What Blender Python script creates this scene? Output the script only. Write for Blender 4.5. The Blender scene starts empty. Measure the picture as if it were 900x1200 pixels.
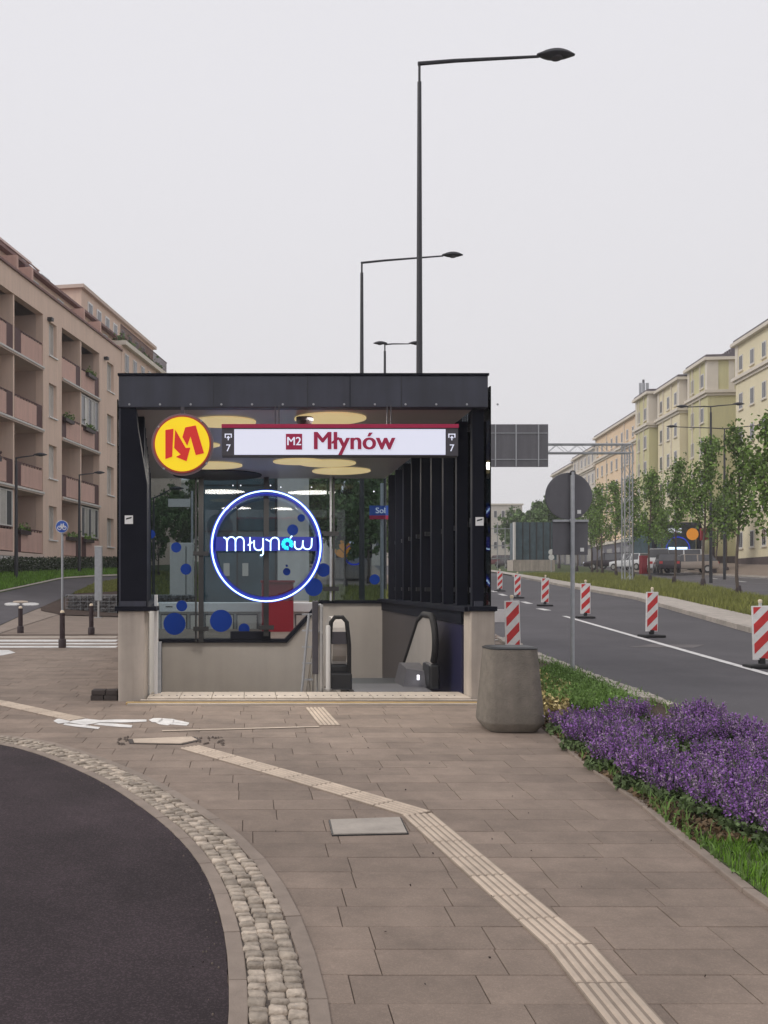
import bpy, bmesh, math, random
import numpy as np
from mathutils import Vector, Matrix, Euler
from mathutils.noise import noise as pnoise
R = random.Random(7)
sc = bpy.context.scene
C = sc.collection
# ------------------------------------------------------------------ camera
F, H, CX, CY = 1150.0, 1.65, 290.0, 687.0       # focal length and principal point, measured off the photograph
K = 37.0 / F                                     # the street climbs about 3 in 100 away from the camera
TILT = math.atan(K)
cam_d = bpy.data.cameras.new('camera'); cam = bpy.data.objects.new('camera', cam_d); C.objects.link(cam)
cam.location = (0, 0, H); cam.rotation_euler = (math.radians(90), 0, 0)
cam_d.sensor_fit = 'VERTICAL'; cam_d.sensor_height = 36.0; cam_d.sensor_width = 27.0
cam_d.lens = F / 1200 * 36.0
cam_d.shift_x = (450 - CX) / 1200; cam_d.shift_y = (CY - 600) / 1200
cam_d.clip_start = 0.05; cam_d.clip_end = 3000
sc.camera = cam
# ------------------------------------------------------------------ sky and light (overcast)
W = bpy.data.worlds.new('World'); sc.world = W; W.use_nodes = True
nt = W.node_tree; nt.nodes.clear()
wo = nt.nodes.new('ShaderNodeOutputWorld'); bg = nt.nodes.new('ShaderNodeBackground')
sky = nt.nodes.new('ShaderNodeTexSky'); sky.sky_type = 'NISHITA'; sky.sun_disc = False
sky.sun_elevation = math.radians(37.6); sky.sun_rotation = math.radians(-106); sky.dust_density = 6; sky.air_density = 1.5
tc = nt.nodes.new('ShaderNodeTexCoord'); sep = nt.nodes.new('ShaderNodeSeparateXYZ')
rmp = nt.nodes.new('ShaderNodeValToRGB'); mx = nt.nodes.new('ShaderNodeMix'); mx.data_type = 'RGBA'
nz = nt.nodes.new('ShaderNodeTexNoise'); nz.inputs['Scale'].default_value = 1.6; nz.inputs['Detail'].default_value = 4
ad = nt.nodes.new('ShaderNodeMath'); ad.operation = 'MULTIPLY_ADD'; ad.inputs[1].default_value = 0.24; 
nt.links.new(tc.outputs['Generated'], sep.inputs[0]); nt.links.new(tc.outputs['Generated'], nz.inputs['Vector'])
nt.links.new(nz.outputs['Fac'], ad.inputs[0]); nt.links.new(sep.outputs['Z'], ad.inputs[2])
nt.links.new(ad.outputs[0], rmp.inputs[0])
e = rmp.color_ramp.elements
e[0].position = 0.05; e[0].color = (0.750, 0.738, 0.752, 1)
e[1].position = 0.62; e[1].color = (0.835, 0.824, 0.860, 1)
m_ = rmp.color_ramp.elements.new(0.25); m_.color = (0.800, 0.785, 0.808, 1)
sc1 = nt.nodes.new('ShaderNodeVectorMath'); sc1.operation = 'SCALE'; sc1.inputs['Scale'].default_value = 10.0
nt.links.new(rmp.outputs[0], sc1.inputs[0])
mx.inputs[0].default_value = 0.97
nt.links.new(sky.outputs[0], mx.inputs[6]); nt.links.new(sc1.outputs[0], mx.inputs[7])
nt.links.new(mx.outputs[2], bg.inputs['Color']); bg.inputs['Strength'].default_value = 0.1
nt.links.new(bg.outputs[0], wo.inputs[0])
sl = bpy.data.lights.new('sun', 'SUN'); sl.energy = 1.2; sl.angle = math.radians(22); sl.color = (1, .97, .93)
sun = bpy.data.objects.new('sun', sl); C.objects.link(sun)
sun.rotation_euler = Vector((.76, .22, -.61)).to_track_quat('-Z', 'Y').to_euler()
sc.view_settings.view_transform = 'Standard'; sc.view_settings.look = 'None'; sc.view_settings.exposure = 0.0; sc.view_settings.gamma = 1.0
sc.render.resolution_x = 768; sc.render.resolution_y = 1024
# ------------------------------------------------------------------ places
P0 = Vector((-10.15, 40.3)); DL = Vector((.1887, 1)).normalized(); NL = Vector((DL.y, -DL.x))
def zg(x, y):
    """ground height"""
    z = K * y
    q = (Vector((x, y)) - P0).dot(NL)
    if y > 16 and x < 0: z += max(0.0, 1 - max(q, 0) / 9.0) ** 1.3 * min(1.0, (y - 16) / 7.0)
    return z
def G(px, py):
    """the ground point seen at a pixel of the photograph"""
    lo, hi = 1.0, 900.0
    def f(Y): return (H - (py - CY) * Y / F) - zg((px - CX) * Y / F, Y)
    Y = 1.0; prev = 1.0
    while Y < 900:
        if f(Y) <= 0: break
        prev = Y; Y *= 1.02
    lo, hi = prev, Y
    for _ in range(40):
        mid = (lo + hi) / 2
        if f(mid) > 0: lo = mid
        else: hi = mid
    Y = (lo + hi) / 2; x = (px - CX) * Y / F
    return Vector((x, Y, zg(x, Y)))
def at(px, py, Y): return Vector(((px - CX) * Y / F, Y, H - (py - CY) * Y / F))
def X_(px, Y): return (px - CX) * Y / F
def Z_(py, Y): return H - (py - CY) * Y / F
def srgb(r, g, b):
    f = lambda c: (c / 255 / 12.92) if c / 255 <= .04045 else ((c / 255 + .055) / 1.055) ** 2.4
    return (f(r), f(g), f(b))
# ------------------------------------------------------------------ materials
def mat(name, col, rough=.8, var=.15, scale=8, bump=.0, bscale=60, metal=0, emit=None, es=1, island=0, objvar=0, spec=.5, streak=0, spots=0, speck=0, coord='Object'):
    m = bpy.data.materials.new(name); m.use_nodes = True; t = m.node_tree; N = t.nodes; L = t.links
    b = N['Principled BSDF']; b.inputs['Roughness'].default_value = rough; b.inputs['Metallic'].default_value = metal
    b.inputs['Specular IOR Level'].default_value = spec
    co = N.new('ShaderNodeTexCoord')
    if coord == 'World':
        g = N.new('ShaderNodeNewGeometry'); src = g.outputs['Position']
    else: src = co.outputs[coord]
    n = N.new('ShaderNodeTexNoise'); n.inputs['Scale'].default_value = scale; n.inputs['Detail'].default_value = 6; n.inputs['Roughness'].default_value = .62
    L.new(src, n.inputs['Vector'])
    mr = N.new('ShaderNodeMapRange'); mr.inputs[1].default_value = .25; mr.inputs[2].default_value = .75
    mr.inputs[3].default_value = 1 - var; mr.inputs[4].default_value = 1 + var; L.new(n.outputs['Fac'], mr.inputs[0])
    fac = mr.outputs[0]
    def mul(a, bb):
        q = N.new('ShaderNodeMath'); q.operation = 'MULTIPLY'; L.new(a, q.inputs[0]); L.new(bb, q.inputs[1]); return q.outputs[0]
    if island:
        g2 = N.new('ShaderNodeNewGeometry'); r = N.new('ShaderNodeMapRange'); r.inputs[3].default_value = 1 - island; r.inputs[4].default_value = 1 + island
        L.new(g2.outputs['Random Per Island'], r.inputs[0]); fac = mul(fac, r.outputs[0])
    if objvar:
        oi = N.new('ShaderNodeObjectInfo'); r = N.new('ShaderNodeMapRange'); r.inputs[3].default_value = 1 - objvar; r.inputs[4].default_value = 1 + objvar
        L.new(oi.outputs['Random'], r.inputs[0]); fac = mul(fac, r.outputs[0])
    if streak:
        mp = N.new('ShaderNodeMapping'); mp.inputs['Scale'].default_value = (6, 6, .5); L.new(src, mp.inputs[0])
        n3 = N.new('ShaderNodeTexNoise'); n3.inputs['Scale'].default_value = 1.0; n3.inputs['Detail'].default_value = 5; L.new(mp.outputs[0], n3.inputs['Vector'])
        r = N.new('ShaderNodeMapRange'); r.inputs[1].default_value = .35; r.inputs[2].default_value = .7; r.inputs[3].default_value = 1 + streak * .3; r.inputs[4].default_value = 1 - streak
        L.new(n3.outputs['Fac'], r.inputs[0]); fac = mul(fac, r.outputs[0])
    if speck:
        n5 = N.new('ShaderNodeTexVoronoi'); n5.inputs['Scale'].default_value = 150; L.new(src, n5.inputs['Vector'])
        sx_ = N.new('ShaderNodeSeparateColor'); L.new(n5.outputs['Color'], sx_.inputs[0])
        r = N.new('ShaderNodeMapRange'); r.inputs[1].default_value = .55; r.inputs[2].default_value = 1.0; r.inputs[3].default_value = 1.0; r.inputs[4].default_value = 1 + speck
        L.new(sx_.outputs[0], r.inputs[0]); fac = mul(fac, r.outputs[0])
    if spots:
        n4 = N.new('ShaderNodeTexNoise'); n4.inputs['Scale'].default_value = scale * .22; n4.inputs['Detail'].default_value = 8; n4.inputs['Roughness'].default_value = .7; L.new(src, n4.inputs['Vector'])
        r = N.new('ShaderNodeMapRange'); r.inputs[1].default_value = .4; r.inputs[2].default_value = .68; r.inputs[3].default_value = 1.0; r.inputs[4].default_value = 1 - spots
        L.new(n4.outputs['Fac'], r.inputs[0]); fac = mul(fac, r.outputs[0])
    vm = N.new('ShaderNodeVectorMath'); vm.operation = 'SCALE'; vm.inputs[0].default_value = col; L.new(fac, vm.inputs['Scale'])
    L.new(vm.outputs[0], b.inputs['Base Color'])
    if bump:
        n2 = N.new('ShaderNodeTexNoise'); n2.inputs['Scale'].default_value = bscale; n2.inputs['Detail'].default_value = 4; L.new(src, n2.inputs['Vector'])
        bp = N.new('ShaderNodeBump'); bp.inputs['Strength'].default_value = bump; bp.inputs['Distance'].default_value = .01
        L.new(n2.outputs['Fac'], bp.inputs['Height']); L.new(bp.outputs[0], b.inputs['Normal'])
    if emit:
        b.inputs['Emission Color'].default_value = (*emit, 1); b.inputs['Emission Strength'].default_value = es
    return m
def glass(name, tint=(.9, .93, .95), refl=1.0, ior=1.45):
    m = bpy.data.materials.new(name); m.use_nodes = True; t = m.node_tree; N = t.nodes; L = t.links
    N.remove(N['Principled BSDF']); o = N['Material Output']
    tr = N.new('ShaderNodeBsdfTransparent'); tr.inputs[0].default_value = (*tint, 1)
    gl = N.new('ShaderNodeBsdfGlossy'); gl.inputs['Roughness'].default_value = .02; gl.inputs[0].default_value = (refl, refl, refl, 1)
    fr = N.new('ShaderNodeFresnel'); fr.inputs[0].default_value = ior
    mi = N.new('ShaderNodeMixShader'); L.new(fr.outputs[0], mi.inputs[0]); L.new(tr.outputs[0], mi.inputs[1]); L.new(gl.outputs[0], mi.inputs[2]); L.new(mi.outputs[0], o.inputs[0])
    return m
M = {}
M['slab'] = mat('slab', (.255, .195, .155), .82, .17, 5, .4, 160, objvar=.12, island=.06, spots=.26, speck=.18, coord='World')
M['joint'] = mat('joint', (.150, .120, .10), .95, .3, 20, .3, 80, coord='World')
M['paving'] = mat('paving', (.245, .190, .152), .85, .12, 3, .2, 60, spots=.1, coord='World')
M['sett'] = mat('sett', (.40, .335, .27), .8, .45, 18, 1.0, 50, objvar=.28, island=.1, coord='World')
M['kerb'] = mat('kerb', (.275, .22, .18), .8, .16, 8, .3, 120, objvar=.08, spots=.15, coord='World')
M['kerb_light'] = mat('kerb_light', (.44, .39, .34), .8, .2, 6, .3, 60, objvar=.12, spots=.2, coord='World')
M['asphalt'] = mat('asphalt', (.045, .032, .036), .86, .34, 1.6, 1.0, 220, spots=.45, speck=1.1, coord='World', spec=.35)
M['road'] = mat('road', (.088, .081, .088), .8, .2, .8, .5, 120, spots=.32, speck=.3, coord='World')
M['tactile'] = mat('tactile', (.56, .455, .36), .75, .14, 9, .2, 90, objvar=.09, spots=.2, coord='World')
M['tactile_groove'] = mat('tactile_groove', (.33, .265, .21), .85, .14, 9, .2, 90, objvar=.09, spots=.2, coord='World')  # grooves darkened in colour, for rib shading that overcast light lacks, plus settled dirt
M['threshold'] = mat('threshold', (.50, .43, .36), .75, .12, 6, .2, 90, objvar=.06, spots=.2, coord='World')
M['ochre'] = mat('ochre', (.42, .29, .13), .8, .2, 7, .2, 90, coord='World')
M['paint_white'] = mat('paint_white', (.74, .72, .70), .7, .16, 14, .2, 90, spots=.25, coord='World')
M['soil'] = mat('soil', (.055, .032, .022), .95, .4, 12, 1, 40, coord='World')
M['grass_base'] = mat('grass_base', (.06, .085, .022), .95, .35, 3, 1, 30, coord='World')
M['grass'] = mat('grass', (.13, .25, .03), .6, .25, 1.5, island=.35, spec=.2, coord='World')
M['grass_dry'] = mat('grass_dry', (.21, .22, .06), .7, .3, 1.2, island=.35, spec=.2, coord='World')
M['weed'] = mat('weed', (.14, .23, .06), .6, .25, 3, island=.4, spec=.2, coord='World')
M['lav_green'] = mat('lav_green', (.11, .155, .065), .7, .3, 4, island=.35, spec=.2, coord='World')
M['lav'] = mat('lavender_flower', (.26, .12, .36), .7, .3, 6, island=.40, spec=.2, coord='World')
M['leaf'] = mat('leaf', (.135, .215, .045), .6, .3, .6, island=.45, objvar=.18, spec=.3, coord='World')
M['leaf_far'] = mat('leaf_far', (.13, .20, .075), .7, .3, .4, island=.35, spec=.2, coord='World')
M['bark'] = mat('bark', (.10, .075, .06), .9, .3, 10, .6, 40)
M['navy'] = mat('navy_steel', (.040, .043, .064), .42, .18, 2, 0, spots=.25, streak=.3)
M['fin'] = mat('fin_steel', (.008, .009, .016), .6, .12, 3, spots=.2, spec=.12)
M['navy_panel'] = mat('navy_panel', (.022, .022, .060), .3, .1, 2)
M['brown_panel'] = mat('brown_panel', (.045, .038, .040), .5, .1, 3)
M['concrete'] = mat('plinth_concrete', (.46, .40, .345), .8, .12, 3, .3, 90, streak=.28, spots=.12)
M['wallgrey'] = mat('wall_grey', (.38, .345, .315), .6, .05, 3, .05, 40, streak=.05)
M['ceiling'] = mat('ceiling_panel', (.33, .285, .275), .30, .05, 3, spec=.4)
M['dark'] = mat('dark_metal', (.018, .018, .02), .45, .1, 5)
M['rubber'] = mat('rubber', (.015, .014, .015), .75, .15, 20)
M['steel'] = mat('steel', (.5, .49, .47), .35, .08, 10, metal=.9)
M['galv'] = mat('galvanised', (.40, .41, .43), .5, .15, 12, metal=.5)
M['white'] = mat('white_paint', (.78, .77, .76), .5, .05, 5)
M['offwhite'] = mat('offwhite_panel', (.62, .60, .57), .6, .06, 5, streak=.08)
M['lamp_post'] = mat('lamp_post', (.030, .030, .036), .5, .12, 4)
M['signback'] = mat('sign_back', (.115, .112, .125), .5, .08, 6, streak=.15)
M['planter'] = mat('planter_concrete', (.225, .198, .165), .85, .16, 12, .7, 70, spots=.3, streak=.25)
M['red'] = mat('red_paint', (.30, .008, .02), .45, .06, 5)
M['barrier_red'] = mat('barrier_red', (.60, .03, .03), .5, .15, 9, spots=.25)
M['barrier_white'] = mat('barrier_white', (.80, .77, .75), .5, .12, 9, spots=.25)
M['bollard'] = mat('bollard_iron', (.030, .014, .016), .5, .15, 10)
M['brass'] = mat('pale_cap', (.80, .66, .48), .4, .08, 10)
M['blue'] = mat('sign_blue', (.02, .09, .42), .45, .05, 5)
M['dotblue'] = mat('film_blue', (.004, .035, .24), .6, .03, 5, spec=.15, emit=(.0, .05, .4), es=.05)
M['glass'] = glass('clear_glass', (.62, .69, .72))
M['glass_side'] = glass('side_glass', (.80, .84, .88), 1.0, 1.15)
M['teal'] = mat('teal_glass', (.045, .085, .105), .28, .55, 1.4)
M['pane'] = mat('window_pane', (.10, .10, .11), .12, .2, 2, objvar=.4)
M['pane_lit'] = mat('curtained_pane', (.42, .40, .37), .3, .15, 3, objvar=.3)
M['frame'] = mat('window_frame', (.62, .60, .57), .5, .05, 3)
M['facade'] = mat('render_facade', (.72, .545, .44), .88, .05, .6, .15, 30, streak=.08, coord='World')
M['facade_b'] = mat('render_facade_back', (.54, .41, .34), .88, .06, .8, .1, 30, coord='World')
M['loggia'] = mat('loggia_parapet', (.58, .375, .315), .85, .06, 2, objvar=.08, streak=.1, coord='World')
M['slabedge'] = mat('slab_edge', (.60, .48, .41), .85, .08, 2, coord='World')
M['maroon'] = mat('maroon_panel', (.075, .022, .022), .6, .1, 4)
M['roofcap'] = mat('roof_flashing', (.20, .10, .09), .6, .1, 4)
M['olive'] = mat('render_olive', (.60, .56, .32), .9, .05, .3, coord='World', streak=.06)
M['cream'] = mat('render_cream', (.76, .68, .475), .9, .05, .3, coord='World', streak=.06)
M['peach'] = mat('render_peach', (.80, .61, .42), .9, .05, .3, coord='World', streak=.06)
M['palegrey'] = mat('pale_render', (.62, .57, .51), .9, .06, .4, coord='World')
M['cornice'] = mat('cornice_stone', (.68, .62, .53), .8, .06, 1, coord='World')
M['roof'] = mat('roof_metal', (.12, .10, .11), .6, .1, 1)
M['plinthdark'] = mat('dark_plinth', (.09, .065, .06), .85, .15, 2, coord='World')
M['shop'] = mat('shopfront', (.045, .040, .075), .3, .3, .8)
M['stone'] = mat('gabion_stone', (.14, .13, .125), .9, .3, 9, .6, 30, island=.5, coord='World')
M['basalt'] = mat('dark_block', (.055, .042, .038), .8, .3, 10, .5, 40)
M['neon'] = mat('neon_tube', (.5, .7, 1), .3, 0, 5, emit=(.50, .74, 1.0), es=2.0)
M['neon_glow'] = mat('neon_glow_blue', (.0, .02, .3), .4, 0, 5, emit=(.0, .035, .75), es=.5)
M['neon_cyan'] = mat('neon_cyan', (.0, .5, .7), .3, .2, 40, emit=(.02, .62, .95), es=1.2)
M['neon_band'] = mat('neon_band', (.005, .01, .14), .35, .2, 8, emit=(.0, .006, .17), es=.8)
M['litwhite'] = mat('lit_panel', (.7, .7, .75), .4, .02, 2, emit=(.62, .66, .84), es=.52)
M['crimson'] = mat('sign_crimson', (.42, .006, .065), .45, .03, 5)
M['signgrey'] = mat('sign_grey', (.06, .055, .065), .5, .05, 5)
M['lityellow'] = mat('lit_yellow', (.85, .60, .01), .4, .02, 2, emit=(.95, .68, .0), es=.45)
M['litred'] = mat('lit_red', (.65, .02, .015), .4, .02, 2, emit=(.7, .02, .01), es=.25)
M['litorange'] = mat('lit_orange_rim', (.5, .06, .03), .4, .02, 2)
M['acrylic'] = mat('acrylic_rim', (.22, .13, .15), .3, .05, 5)
M['litdisc'] = mat('ceiling_light', (.7, .62, .40), .5, .12, 2.5, emit=(1.0, .78, .36), es=.42)
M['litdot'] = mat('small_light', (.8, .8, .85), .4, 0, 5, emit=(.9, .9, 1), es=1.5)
M['lav_pale'] = mat('lavender_faded', (.33, .22, .36), .7, .3, 6, island=.4, spec=.2, coord='World')
M['petal_y'] = mat('petal', (.62, .50, .22), .6, .2, 5, island=.3)
M['car_dark'] = mat('car_paint_dark', (.03, .02, .026), .25, .05, 4)
M['car_white'] = mat('car_paint_white', (.68, .68, .69), .3, .04, 4)
M['car_beige'] = mat('car_paint_beige', (.36, .30, .26), .3, .04, 4)
M['car_red'] = mat('car_paint_maroon', (.10, .015, .02), .3, .04, 4)
M['tail'] = mat('tail_light', (.5, .03, .03), .3, .04, 4)
M['orange'] = mat('sign_orange', (.75, .28, .02), .5, .04, 4, emit=(.8, .3, .02), es=.3)
# ------------------------------------------------------------------ object tools
ORG = {}
def origin(o): return ORG.get(o.name, Vector((0, 0, 0)))
def tag(o, label=None, cat=None, group=None, kind=None):
    if label: o['label'] = label
    if cat: o['category'] = cat
    if group: o['group'] = group
    if kind: o['kind'] = kind
    return o
def thing(name, label, cat, loc=(0, 0, 0), group=None, rz=0):
    o = bpy.data.objects.new(name, None); C.objects.link(o); o.location = loc; o.empty_display_size = .2
    o.rotation_euler = (0, 0, rz); ORG[o.name] = Vector(loc) if rz == 0 else Vector((0, 0, 0))
    return tag(o, label, cat, group)
def link(name, mesh, parent=None, loc=(0, 0, 0), rot=(0, 0, 0)):
    o = bpy.data.objects.new(name, mesh); C.objects.link(o); o.location = loc; o.rotation_euler = rot
    if parent: o.parent = parent
    return o
def copy_tree(o, parent=None):
    c = o.copy(); C.objects.link(c); c.parent = parent
    for ch in list(o.children): copy_tree(ch, c)
    return c
class MB:
    def __init__(s): s.v = []; s.f = []
    def add(s, vs, fs):
        n = len(s.v); s.v += [Vector(v) for v in vs]; s.f += [tuple(i + n for i in f) for f in fs]; return s
    def box(s, a, b, rz=0, piv=None):
        x0, y0, z0 = [min(a[i], b[i]) for i in range(3)]; x1, y1, z1 = [max(a[i], b[i]) for i in range(3)]
        vs = [Vector(p) for p in ((x0,y0,z0),(x1,y0,z0),(x1,y1,z0),(x0,y1,z0),(x0,y0,z1),(x1,y0,z1),(x1,y1,z1),(x0,y1,z1))]
        if rz:
            p = Vector(piv) if piv else Vector(((x0+x1)/2, (y0+y1)/2, 0)); Rm = Matrix.Rotation(rz, 3, 'Z')
            vs = [Rm @ (v - p) + p for v in vs]
        return s.add(vs, [(0,3,2,1),(4,5,6,7),(0,1,5,4),(1,2,6,5),(2,3,7,6),(3,0,4,7)])
    def hexa(s, bot, top):
        n = len(bot); vs = list(bot) + list(top)
        fs = [tuple(range(n - 1, -1, -1)), tuple(range(n, 2 * n))] + [(i, (i + 1) % n, n + (i + 1) % n, n + i) for i in range(n)]
        return s.add(vs, fs)
    def prismy(s, pts, y0, y1):
        """polygon given as (x, z) pushed from y0 to y1"""
        return s.hexa([(x, y0, z) for x, z in pts], [(x, y1, z) for x, z in pts])
    def prismz(s, pts, z0, z1): return s.hexa([(p[0], p[1], z0) for p in pts], [(p[0], p[1], z1) for p in pts])
    def tube(s, pts, r, n=8, closed=False):
        pts = [Vector(p) for p in pts]; m = len(pts); rs = r if isinstance(r, (list, tuple)) else [r] * m
        rings = []; up = None
        for i, p in enumerate(pts):
            a = pts[(i - 1) % m] if (closed or i > 0) else p; b = pts[(i + 1) % m] if (closed or i < m - 1) else p
            t = (b - a).normalized()
            if up is None: up = Vector((0, 0, 1)) if abs(t.z) < .9 else Vector((1, 0, 0))
            u = (up - t * up.dot(t));
            if u.length < 1e-4: u = t.orthogonal()
            u.normalize(); w = t.cross(u); up = u
            rings.append([p + (u * math.cos(2*math.pi*k/n) + w * math.sin(2*math.pi*k/n)) * rs[i] for k in range(n)])
        vs = [q for g in rings for q in g]; fs = []
        for i in range(m if closed else m - 1):
            j = (i + 1) % m
            fs += [(i*n+k, i*n+(k+1)%n, j*n+(k+1)%n, j*n+k) for k in range(n)]
        if not closed: fs += [tuple(range(n - 1, -1, -1)), tuple((m - 1) * n + k for k in range(n))]
        return s.add(vs, fs)
    def lathe(s, prof, c=(0, 0, 0), n=20, sq=0, axis='z'):
        c = Vector(c); vs = []
        for r, z in prof:
            for k in range(n):
                a = 2 * math.pi * (k + .5) / n; ca, sa = math.cos(a), math.sin(a)
                rr = r / ((abs(ca) ** sq + abs(sa) ** sq) ** (1 / sq)) if sq else r
                vs.append(c + (Vector((rr*ca, rr*sa, z)) if axis == 'z' else Vector((rr*ca, z, rr*sa)) if axis == 'y' else Vector((z, rr*ca, rr*sa))))
        m = len(prof); fs = [(i*n+k, i*n+(k+1)%n, (i+1)*n+(k+1)%n, (i+1)*n+k) for i in range(m-1) for k in range(n)]
        fs += [tuple(range(n-1, -1, -1)), tuple((m-1)*n+k for k in range(n))]
        return s.add(vs, fs)
    def mesh(s, name, m, smooth=False, off=None, bevel=0):
        me = bpy.data.meshes.new(name); o = off or Vector((0, 0, 0))
        me.from_pydata([tuple(v - o) for v in s.v], [], s.f); me.materials.append(m)
        bm = bmesh.new(); bm.from_mesh(me); bmesh.ops.recalc_face_normals(bm, faces=bm.faces)
        if bevel:
            bmesh.ops.bevel(bm, geom=list(bm.edges), offset=bevel, segments=2, affect='EDGES', profile=.5, clamp_overlap=True)
        bm.to_mesh(me); bm.free()
        if smooth:
            me.polygons.foreach_set('use_smooth', [True] * len(me.polygons))
            try: me.set_sharp_from_angle(angle=math.radians(38))
            except Exception: pass
        me.update(); return me
    def build(s, name, m, parent=None, smooth=False, bevel=0, local=False):
        off = Vector((0, 0, 0)) if (local or parent is None) else origin(parent)
        o = link(name, s.mesh(name, m, smooth, off, bevel), parent)
        ORG[o.name] = off
        return o
def B(a, b, **k): return MB().box(a, b, **k)
def sheet(name, pts, m, dz=0., parent=None, kind='structure', sub=0):
    """a flat piece of ground from an outline of ground points"""
    me = bpy.data.meshes.new(name); bm = bmesh.new()
    vs = [bm.verts.new((p[0], p[1], zg(p[0], p[1]) + dz)) for p in pts]
    f = bm.faces.new(vs); bm.normal_update()
    if f.normal.z < 0: f.normal_flip()
    bmesh.ops.triangulate(bm, faces=bm.faces[:]); bm.to_mesh(me); bm.free(); me.materials.append(m)
    o = link(name, me, parent)
    if kind and not parent: o['kind'] = kind
    return o
def grid_sheet(name, rows, m, dz=0., parent=None, kind='structure'):
    """rows of ground points joined by quads, lying on the terrain"""
    n = len(rows[0]); vs = [(p[0], p[1], zg(p[0], p[1]) + dz) for r in rows for p in r]
    fs = [(i*n+k, i*n+k+1, (i+1)*n+k+1, (i+1)*n+k) for i in range(len(rows)-1) for k in range(n-1)]
    o = MB().add(vs, fs).build(name, m, parent)
    if kind and not parent: o['kind'] = kind
    return o
def inside(p, poly):
    x, y = p[0], p[1]; c = False; j = len(poly) - 1
    for i in range(len(poly)):
        a, b = poly[i], poly[j]
        if (a[1] > y) != (b[1] > y) and x < (b[0]-a[0]) * (y-a[1]) / (b[1]-a[1]) + a[0]: c = not c
        j = i
    return c
def chaikin(p, n=2):
    for _ in range(n):
        q = [p[0]]
        for a, b in zip(p, p[1:]): q += [a * .75 + b * .25, a * .25 + b * .75]
        p = q + [p[-1]]
    return p
def resample(p, step):
    out = [p[0].copy()]; acc = 0
    for a, b in zip(p, p[1:]):
        L = (b - a).length
        if L < 1e-9: continue
        t = step - acc
        while t <= L: out.append(a + (b - a) * (t / L)); t += step
        acc = L - (t - step)
    return out
def normals(p):
    r = []
    for i in range(len(p)):
        t = (p[min(i+1, len(p)-1)] - p[max(i-1, 0)]); t.normalize(); r.append(Vector((-t.y, t.x)))
    return r
def text(name, body, size, m, parent, loc, off=0., bold=0., ext=.004, width=None, rot=(math.pi/2, 0, 0), align='CENTER', height=None):
    cu = bpy.data.curves.new(name, 'FONT'); cu.body = body; cu.size = size; cu.extrude = ext; cu.offset = off; cu.align_x = align; cu.align_y = 'CENTER'; cu.resolution_u = 4
    to = bpy.data.objects.new('tmp', cu); C.objects.link(to)
    dg = bpy.context.evaluated_depsgraph_get(); me = bpy.data.meshes.new_from_object(to.evaluated_get(dg)); bpy.data.objects.remove(to)
    me.materials.clear(); me.materials.append(m)
    if width:
        xs = [v.co.x for v in me.vertices]; w = max(xs) - min(xs); k = width / w
        kk = k
        if height:
            ys = [v.co.y for v in me.vertices]; kk = height / (max(ys) - min(ys))
        for v in me.vertices: v.co.x *= k; v.co.y *= kk
    if bold:
        bm = bmesh.new(); bm.from_mesh(me)
        for i, dx in enumerate((-bold, bold)):
            r_ = bmesh.ops.duplicate(bm, geom=bm.verts[:len(me.vertices)] + bm.edges[:len(me.edges)] + bm.faces[:len(me.polygons)]) if False else None
        base = me.copy(); 
        for i, dx in enumerate((-bold, bold)):
            c = base.copy()
            for v in c.vertices: v.co.x += dx; v.co.z += .0004 * (i + 1)
            bm.from_mesh(c)
        bm.to_mesh(me); bm.free()
    o = link(name, me, parent, Vector(loc) - (origin(parent) if parent else Vector((0,0,0))), rot); return o
def scatter_mesh(name, V, Fc, m, parent=None):
    """V (n,3) float array; Fc list of (k-gon index array)"""
    me = bpy.data.meshes.new(name); nv = len(V); me.vertices.add(nv); me.vertices.foreach_set('co', np.asarray(V, 'f').ravel())
    k = Fc.shape[1]; nf = len(Fc); me.loops.add(nf * k); me.loops.foreach_set('vertex_index', Fc.astype('i').ravel())
    me.polygons.add(nf); me.polygons.foreach_set('loop_start', np.arange(nf, dtype='i') * k); me.polygons.foreach_set('loop_total', np.full(nf, k, 'i'))
    me.materials.append(m); me.update(calc_edges=True); me.validate()
    return link(name, me, parent)
rng = np.random.default_rng(5)
def blades(P, h, w, lean=.5):
    """curved grass blades at points P (n,3): one quad and one triangle as 5 verts -> given as 2 quads"""
    n = len(P); a = rng.uniform(0, 2*np.pi, n); hh = h * rng.uniform(.5, 1.2, n); ww = w * rng.uniform(.7, 1.3, n)
    side = np.stack([np.cos(a), np.sin(a), np.zeros(n)], 1) * ww[:, None] / 2
    b = rng.uniform(0, 2*np.pi, n); ln = lean * hh * rng.uniform(.1, 1, n); dirv = np.stack([np.cos(b), np.sin(b), np.zeros(n)], 1) * ln[:, None]
    up = np.zeros((n, 3)); up[:, 2] = hh
    p0 = P - side; p1 = P + side; m_ = P + up * .6 + dirv * .35; p2 = m_ + side * .7; p3 = m_ - side * .7; t = P + up + dirv
    V = np.stack([p0, p1, p2, p3, t + side * .08, t - side * .08], 1).reshape(-1, 3)
    i = np.arange(n)[:, None] * 6
    Fc = np.concatenate([i + np.array([[0, 1, 2, 3]]), i + np.array([[3, 2, 4, 5]])], 0)
    return V, Fc
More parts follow.
